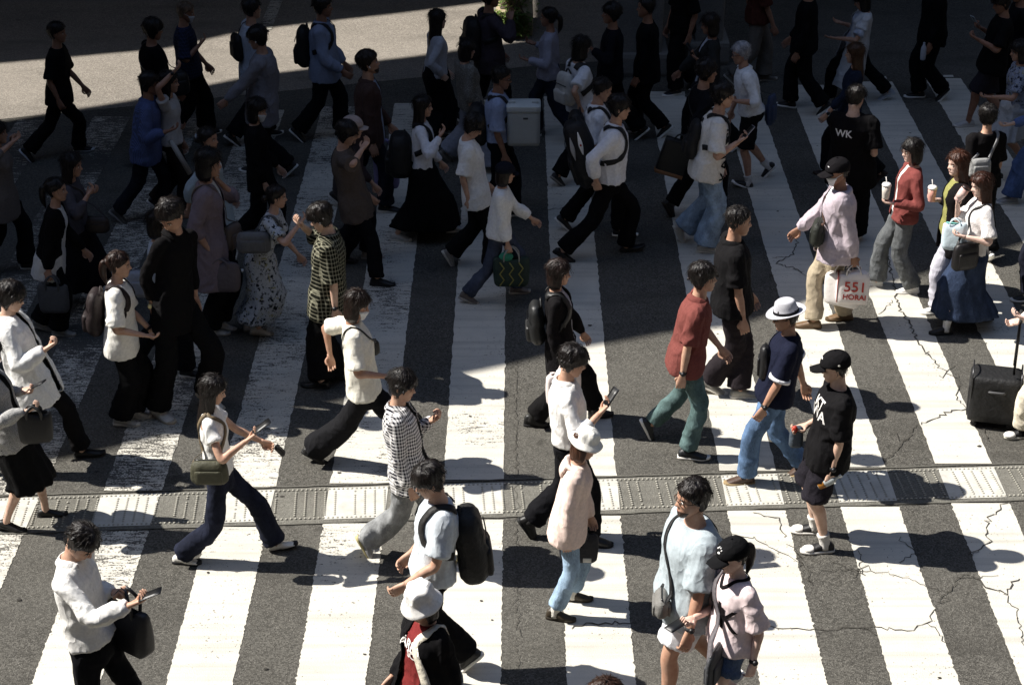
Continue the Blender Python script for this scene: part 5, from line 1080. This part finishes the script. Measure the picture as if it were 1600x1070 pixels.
i = person('person in loose white blouse looking down, dark trousers and pale trainers', (748, 183), R, [(775, 424, 0), (704, 414, 60)], sex='F', hair='shag', hc='15100e', hd=(-8, 34), top=dict(c='e2e2e0', sl=.5, hem=.14, loose=1.3), bot=TR('141416', .10), NA='d', FA='f', shoes=('9a948c', 'cfc9be', 'sneaker'))
i = person('person with long black hair, white shirt and black pinafore wearing a black rucksack', (661, 148), R, [(626, 376, 0), (712, 362, -8)], sex='F', hair='long', hd=(4, 2), top=dict(c='d6d6dc', sl=.95, hem=-.02, loose=1.1), bot=dict(t='skirt', c='111113', z=.09, w=.30, pleat=.03), NA=(688, 212), FA='f', shoes=('b0aca4', 'cfcabf', 'sneaker'))
backpack(i, '121214', 'bulky black rucksack on the long haired person in white shirt', (.24, .34, .44), .30, back=.24)
i = person('person in taupe tee shading the eyes with one hand, black trousers', (546, 190), R, [(597, 446, 0), (548, 410, 10)], hair='shag', hd=(0, 14), top=dict(c='5a4e46', sl=.55, hem=.18, loose=1.25), bot=TR('131315', .085), NA=(567, 232), FA=(572, 312), shoes=('161616', '1c1c1c', 'sneaker'), build=1.05)
crossbody(i, '3c3436', 'dark brown bag hanging behind the hip of the person in taupe tee', (-.06, .24, .86), (.28, .12, .26), 'nylon', None, 0, 1, .03)
i = person('person in pale pink cap half hidden beyond the person in taupe tee', (552, 177), R, H=1.60, st=.28, sex='F', hair='long', hc='15100e', hd=(0, 6), top=dict(c='3a3034', sl=.9, hem=.05), bot=TR('15151a', .09), extra=[('cap', 'a8948c', .40)], NA='f', FA='f', shoes=('8a8478', 'b5afa4', 'sneaker'))
tote(i, '8880b4', 'lilac cloth bag held in front of the pink capped person', gnd(606, 325) + A([0, 0, .78]), (.24, .10, .40), 'fabric', .14, 0, trim='2a2834')
i = person('person in brown jacket over pale blue tee with wireless earbud and chin raised', (572, 78), R, H=1.80, st=.36, hair='short', hc='1c120c', hd=(6, -6), top=dict(c='8191ac', sl=.02, hem=.14), jacket=dict(c='4a3630', sl=.95, hem=.18, open=.07, n='jacket', collar=1), bot=TR('191c26', .09, k='denim'), extra=[('earbud',), ('beard',)], NA=(584, 230), FA='f', shoes=('151515', 'cfcac0', 'sneaker'), skin='b')
i = person('person in black face mask era dark outfit with white mask behind the floral dress'.replace('black face mask era ', ''), (404, 153), R, H=1.62, st=.3, sex='F', hair='bob', hd=(-10, 10), top=dict(c='151315', sl=.95, hem=.2, loose=1.1), bot=TR('121214', .11), extra=[('mask', 'c9cdd4')], NA='d', FA='f')
i = person('person with short dark bob in mauve cardigan over white, drinking while walking', (327, 231), R, [(338, 522, 0), (358, 515, 20)], sex='F', hair='bob', hc='110d0c', hd=(4, 6), top=dict(c='cfcdc8', sl=.02, hem=.06), jacket=dict(c='7c6c74', sl=.70, hem=.42, open=.07, n='cardigan', loose=1.2, flare=.06), bot=TR('161618', .1), NA=(330, 395), FA=(342, 283, .14), shoes=('c9c5bc', 'b0aaa0', 'flat'), skin='b', curl=(.8, .8))
cup(i, hw_(i, 'F') + A([-.02, -.0, .04]), 'white cup lifted to the mouth of the person in mauve cardigan', 'c9c4bc', 'cfcac4', .12, tilt=(.3, 0))
tote(i, '5c5258', 'dull mauve tote low at the side of the person in mauve cardigan', hw_(i, 'N') + A([.04, -.02, 0]), (.30, .10, .26), 'nylon', .06, 0, trim='1a1618')
crossbody(i, '6a5648', 'brown shoulder bag at the front of the mauve cardigan', (.20, .12, .92), (.20, .1, .24), 'leather', None, 60, -1, .02, 'shoulder_bag')
i = person('person with white hair tie and flowing pale blue blouse beyond the mauve cardigan', (324, 197), R, H=1.60, st=.28, sex='F', hair='bun', hc='130f0d', hd=(-14, 0), top=dict(c='9fb0b8', sl=.8, hem=.26, loose=1.35, flare=.10), bot=TR('141518', .1), extra=[('scrunchie', 'a8b4c8')], NA='b', FA='f', skin='b')
i = person('person with long hair in grey top raising both hands near the face', (112, 238), R, H=1.60, st=.24, sex='F', hair='long', hd=(-10, 6), top=dict(c='4a464c', sl=.85, hem=.04), bot=dict(t='skirt', c='17151a', z=.16, w=.27), NA=(138, 304), FA=(142, 300), curl=(.7, .7), skin='b')
crossbody(i, '2c211c', 'dark brown studded bag in the crook of the grey topped arm', (.24, -.16, .92), (.20, .09, .16), 'leather', None, 0, -1, .02, 'handbag')
i = person('person in black cardigan with white hem showing, face turned to profile', (86, 276), R, [(100, 524, 0), (76, 516, 20)], sex='F', hair='pony', hc='0f0c0b', top=dict(c='cfcfce', sl=.02, hem=.22, flare=.04), jacket=dict(c='121113', sl=.96, hem=.18, open=.07, n='cardigan'), bot=TR('131315', .1), NA=(76, 428), FA='f', shoes=('8f8b84', 'a8a49c', 'sneaker'), skin='b')
tote(i, '4a4c50', 'charcoal tote with pale lettering hanging low by the black cardigan', hw_(i, 'N') + A([.02, -.02, .02]), (.24, .08, .27), 'nylon', .10, 0)
i = person('person in taupe top with white trim, cut by the frame edge, hands clasped', (-8, 188), R, H=1.62, st=.24, sex='F', hair='bob', top=dict(c='6a625e', sl=.7, hem=.24, loose=1.1), bot=TR('131315', .1), NA=(20, 222), FA=(22, 216), skin='b')
i = person('person in black tee and black trousers striding past the lit pavement', (88, 34), R, [(130, 236, -6), (48, 252, 50)], hair='short', top=dict(c='111113', sl=.5, hem=.1, loose=1.1), bot=TR('101012', .09), NA=(92, 158), FA='f', shoes=('131313', 'c9ccd2', 'sneaker'), skin='d')
i = person('person in royal blue striped shirt and dark jeans with hands in front', (234, 112), R, [(192, 348, 40), (262, 338, -8)], hair='short', hd=(10, 6), top=dict(c='465276', k='stripe', c2='566392', sl=.9, hem=.16, loose=1.25, collar=1), bot=TR('1a1d26', .08, k='denim'), NA=(262, 205), FA=(272, 196), shoes=('4a4844', '8a8884', 'sneaker'), skin='d', build=1.05)
put('rolled_paper', tube(A([i.L2W(i.wri[i.near]) + A([.02, 0, -.10]), i.L2W(i.wri[i.near]) + A([.2, -.02, -.46])]), .028, 12), mat('9a9690', 'paper'), 'pale rolled paper tube pointing down beside the royal blue shirt', 'paper roll')
i = person('person in white sleeveless top with a hand raised to the forehead', (263, 110), R, H=1.62, st=.25, sex='F', hair='long', hd=(0, 0), top=dict(c='b5b0ae', sl=.25, hem=.02), bot=TR('2a211d', .1), NA=(272, 112), FA='d', skin='b', extra=[('watch', '1a1a1a', 'N')])
i = person('person all in black turning from the light with a black bag', (240, 28), 30, H=1.70, st=.24, hair='shag', hd=(-10, 10), top=dict(c='0f0f11', sl=.98, hem=.3, loose=1.2), bot=TR('0f0f11', .12), NA='f', FA='f', skin='d')
crossbody(i, '131316', 'black bag with pale clasp on the person all in black', (.12, -.2, .95), (.34, .14, .26), 'leather', None, 0, 1, .03)
i = person('person in dark blue patterned shirt and face mask near the lit pavement', (292, 2), 8, H=1.66, st=.26, hair='crop', hc='5a4a3c', hd=(-4, 8), top=dict(c='1f2436', k='plaid', c2='2c3450', sl=.55, hem=.1), bot=TR('0f0f12', .12), extra=[('mask', 'b9bec6')], NA=(312, 70), FA='f', skin='d')
i = person('person in white open shirt with crossbody strap, head cut by the frame top', (392, -4), 25, H=1.74, st=.28, hair='short', top=dict(c='a9b3c4', sl=.8, hem=.16, loose=1.25), bot=TR('14151a', .1), NA='d', FA='f', skin='b')
crossbody(i, '121214', 'black sling on the back of the person in white open shirt', (-.18, .02, 1.15), (.22, .10, .3), 'nylon', None, 90, 1, .04, 'sling_bag')
i = person('person in long grey shirt with one arm stretched ahead toward the light', (397, 41), L, H=1.74, st=.3, hair='bangs', hd=(0, 10), top=dict(c='7c7a82', sl=.98, hem=.26, loose=1.3), bot=TR('131316', .1), NA=(352, 158), FA='d', extra=[('earbud',)], skin='b')
i = person('person in light blue shirt with black backpack against the lit pavement', (504, -8), R, H=1.76, st=.3, hair='short', hd=(0, 0), top=dict(c='7d8aa6', sl=.95, hem=.16, loose=1.3, collar=1), bot=TR('121316', .1), NA=(536, 112), FA='f', skin='d')
backpack(i, '111113', 'black backpack on the light blue shirt against the lit pavement', (.17, .30, .46), .45, back=.21)
i = person('person with long dark hair down the back and a pale grey knit top', (684, 14), 30, H=1.62, st=.22, sex='F', hair='long', hc='14100e', top=dict(c='a9abb4', k='knit', sl=.98, hem=.02), bot=dict(t='skirt', c='111113', z=.12, w=.24), NA=(692, 118), FA='f', skin='c')
i = person('person in dark mauve jacket wearing a black rucksack by the planter', (766, -22), 15, H=1.74, st=.26, hair='short', top=dict(c='3c343c', sl=.95, hem=.2, loose=1.2), bot=TR('121214', .1), NA=(798, 30), FA='f', skin='d')
backpack(i, '131315', 'black rucksack hanging low on the dark mauve jacket', (.20, .32, .48), .42, back=.2, name='backpack')
i = person('person in beige lace top and wide pale grey trousers seen from behind', (732, 61), 22, [(772, 268, 0), (700, 252, 50)], sex='F', hair='bob', hc='130f0d', hd=(0, 6), top=dict(c='8f8a80', k='lace', sl=.7, hem=.06, loose=1.3), bot=TR('8a8c98', .13), NA='d', FA='f', shoes=('6a655c', '8a857c', 'flat'))
i = person('person in light blue office shirt and glasses carrying a white cooler box', (786, 102), R, H=1.72, st=.28, hair='crop', hc='15110e', hd=(4, 8), top=dict(c='8c9cc0', sl=.5, hem=-.02, collar=1, loose=1.12), bot=TR('15161c', .09), extra=[('glasses', '1c1612')], NA='d', FA=(806, 172, .26), skin='d', curl=(.6, .9))
backpack(i, '141417', 'rounded black backpack on the light blue office shirt', (.20, .31, .42), .36, back=.22)
p = pln(818, 195, i.root + A([.05, -.1, 0]), A([0, 1.0, 0])); V, F = rbox((.34, .25, .40), .03, 7); co2 = put('cooler_box', (V + p, F), mat('a6abaa', 'plastic'), 'pale grey cooler box carried beside the light blue office shirt', 'cooler box')
part('lid', (rbox((.355, .265, .08), .02, 5)[0] + p + A([0, 0, .205]), rbox((1, 1, 1), .1, 5)[1]), mat('b8bebd', 'plastic'), co2)
for dx in (-.14, .14): part('latch', (rbox((.07, .03, .05), .01, 3)[0] + p + A([dx * .85, -.03, .25]), rbox((1, 1, 1), .1, 3)[1]), mat('b8bebd', 'plastic'), co2)
part('emblem', (rbox((.05, .004, .02), .0015, 2)[0] + p + A([.02, -.1265, .11]), rbox((1, 1, 1), .1, 2)[1]), mat('3a3c3e', 'plastic'), co2)
i = person('person in pale lilac long sleeve blouse and jeans walking toward the planter', (857, 10), 168, H=1.62, st=.26, sex='F', hair='pony', hc='120e0c', top=dict(c='8f8fa0', sl=.95, hem=.06, loose=1.1), bot=TR('1b2130', .1, k='denim'), NA=(824, 94), FA=(834, 68), skin='d')
i = person('person in dark navy shirt with one hand forward near the wide pier', (956, 3), L, H=1.70, st=.26, hair='bangs', top=dict(c='12141c', sl=.95, hem=.1), bot=TR('101012', .1), NA=(924, 76), FA='d', skin='d')
i = person('person in dark cardigan over white tee holding a phone by the narrow pier', (1108, 21), L, H=1.64, st=.26, sex='F', hair='bob', hc='1a120f', hd=(6, 8), top=dict(c='b0b8c8', sl=.02, hem=.06), jacket=dict(c='2c2d2c', sl=.95, hem=.16, open=.09, n='cardigan', loose=1.15), bot=TR('111113', .1), NA=(1088, 92), FA=(1052, 122), skin='d', curl=(.8, .5))
phone(i, 'N', 'dark phone held by the person in dark cardigan', tilt=.8)
i = person('person in black with a bare forearm, cut by the frame top between the piers', (1066, -66), 200, H=1.74, st=.2, hair='short', top=dict(c='0f0f11', sl=.5, hem=.1), bot=TR('101012', .1), NA=(1077, 56), FA='d', skin='d')
i = person('person in rust brown printed tee and pale trousers at the frame top', (1192, -76), 5, H=1.72, st=.22, hair='short', top=dict(c='4e241a', sl=.5, hem=.08), bot=TR('6a645c', .1), NA=(1210, 46), FA='d', skin='d', shoes=('5a564e', 'a8a49c', 'sneaker'))
i = person('person in white shirt and white coat with both hands spread out ahead', (1342, -14), L, [(1288, 160, 0), (1378, 156, 30)], H=1.64, sex='F', hair='bob', hc='0f0c0b', hd=(0, 25), top=dict(c='a4afc2', sl=.45, hem=.05), jacket=dict(c='b9bcc0', sl=.3, hem=.55, open=.10, n='coat', loose=1.15, flare=.05), bot=TR('111113', .09), NA=(1306, 60), FA=(1314, 36), shoes=('a9b0bc', 'b9bcc0', 'sneaker'), skin='b', curl=(.15, .2))
i = person('person with very long brown hair in dark blue top, bracelet on the wrist', (1336, 66), 172, H=1.60, st=.26, sex='F', hair='long', hc='3a2412', top=dict(c='1c2436', k='denim', sl=.8, hem=.08), bot=TR('111114', .1), NA=(1284, 188), FA='d', extra=[('watch', 'c9c5cc', 'N')], skin='a', shoes=('2a1a16', '3a2a22', 'flat'))
i = person('person in black tee with white letters on the back, sunlit nape', (1342, 134), 70, H=1.72, st=.22, hair='short', hc='15110f', hd=(-20, 22), top=dict(c='121113', sl=.5, hem=.22, loose=1.3), bot=TR('111113', .12), NA=(1362, 242, .05), FA=(1372, 286), extra=[('text', 'dcdad8', 'WK', .10, -1, .06, .72)], skin='c', build=1.12)
i = person('person in black with shorts looking at a phone at the far corner', (1562, -12), L, [(1506, 198, 0), (1560, 206, 20)], H=1.72, hair='bangs', hd=(4, 20), top=dict(c='101012', sl=.5, hem=.14, loose=1.15), bot=dict(t='shorts', c='2a2830', r=.115, hem=.95), NA=(1528, 62), FA=(1532, 44), shoes=('a8a8a8', 'b5b3ae', 'sneaker'), skin='d', curl=(.8, .8))
phone(i, 'F', 'pale phone held up by the person in black shorts', 'a8b0b4', .5)
i = person('person with floral sleeve, white apron skirt and dark hair at the far corner edge', (1592, 62), L, H=1.62, st=.22, sex='F', hair='bob', hd=(0, 10), top=dict(c='8490a8', k='floral', c2='232838', sl=.45, hem=.04), bot=dict(t='skirt', c='a9b0b8', z=.3, w=.24), NA=(1548, 152), FA='d', skin='b')
i = person('person in bright blue top and blue jeans entering from the frame edge', (1660, 112), L, [(1572, 318, 0), (1668, 300, 30)], H=1.70, hair='short', top=dict(c='4a6296', sl=.96, hem=.08), bot=TR('38507c', .11, k='denim'), NA=(1562, 200), FA='d', shoes=('8a8a8a', 'b0aea8', 'sneaker'), skin='c')
i = person('black clad person standing in deep shade with a pale bottle at the hip', (1462, -52), 190, H=1.70, st=.12, hair='short', top=dict(c='0f0f11', sl=.95, hem=.16, loose=1.15), bot=TR('0f0f12', .1), NA='d', FA='d', skin='d')
put('pale_bottle', limb([hw_(i, 'N') + A([-.05, -.05, z]) for z in (-.12, -.1, .02, .07, .10)], [.02, .034, .034, .016, .014], 12, 4), mat('a8acb4', 'plastic'), 'pale bottle at the hip of the black clad person in deep shade', 'bottle')
person('black clad person striding away in deep shade beyond the white coat', (1262, -40), 160, H=1.72, st=.26, hair='bangs', top=dict(c='101013', sl=.95, hem=.14), bot=TR('0f0f12', .1), NA='d', FA='f', skin='d')
person('dark haired person in charcoal jacket at the top corner behind the phone reader', (1596, -30), 184, H=1.70, st=.24, hair='short', top=dict(c='141418', sl=.95, hem=.2, loose=1.2), bot=TR('101014', .1), NA='d', FA='d', skin='d')
person('black suited person in the shade in front of the wide pier', (1010, -6), 176, H=1.70, st=.26, hair='crop', top=dict(c='101013', sl=.98, hem=.2), bot=TR('101013', .09), NA='d', FA='d', skin='d')
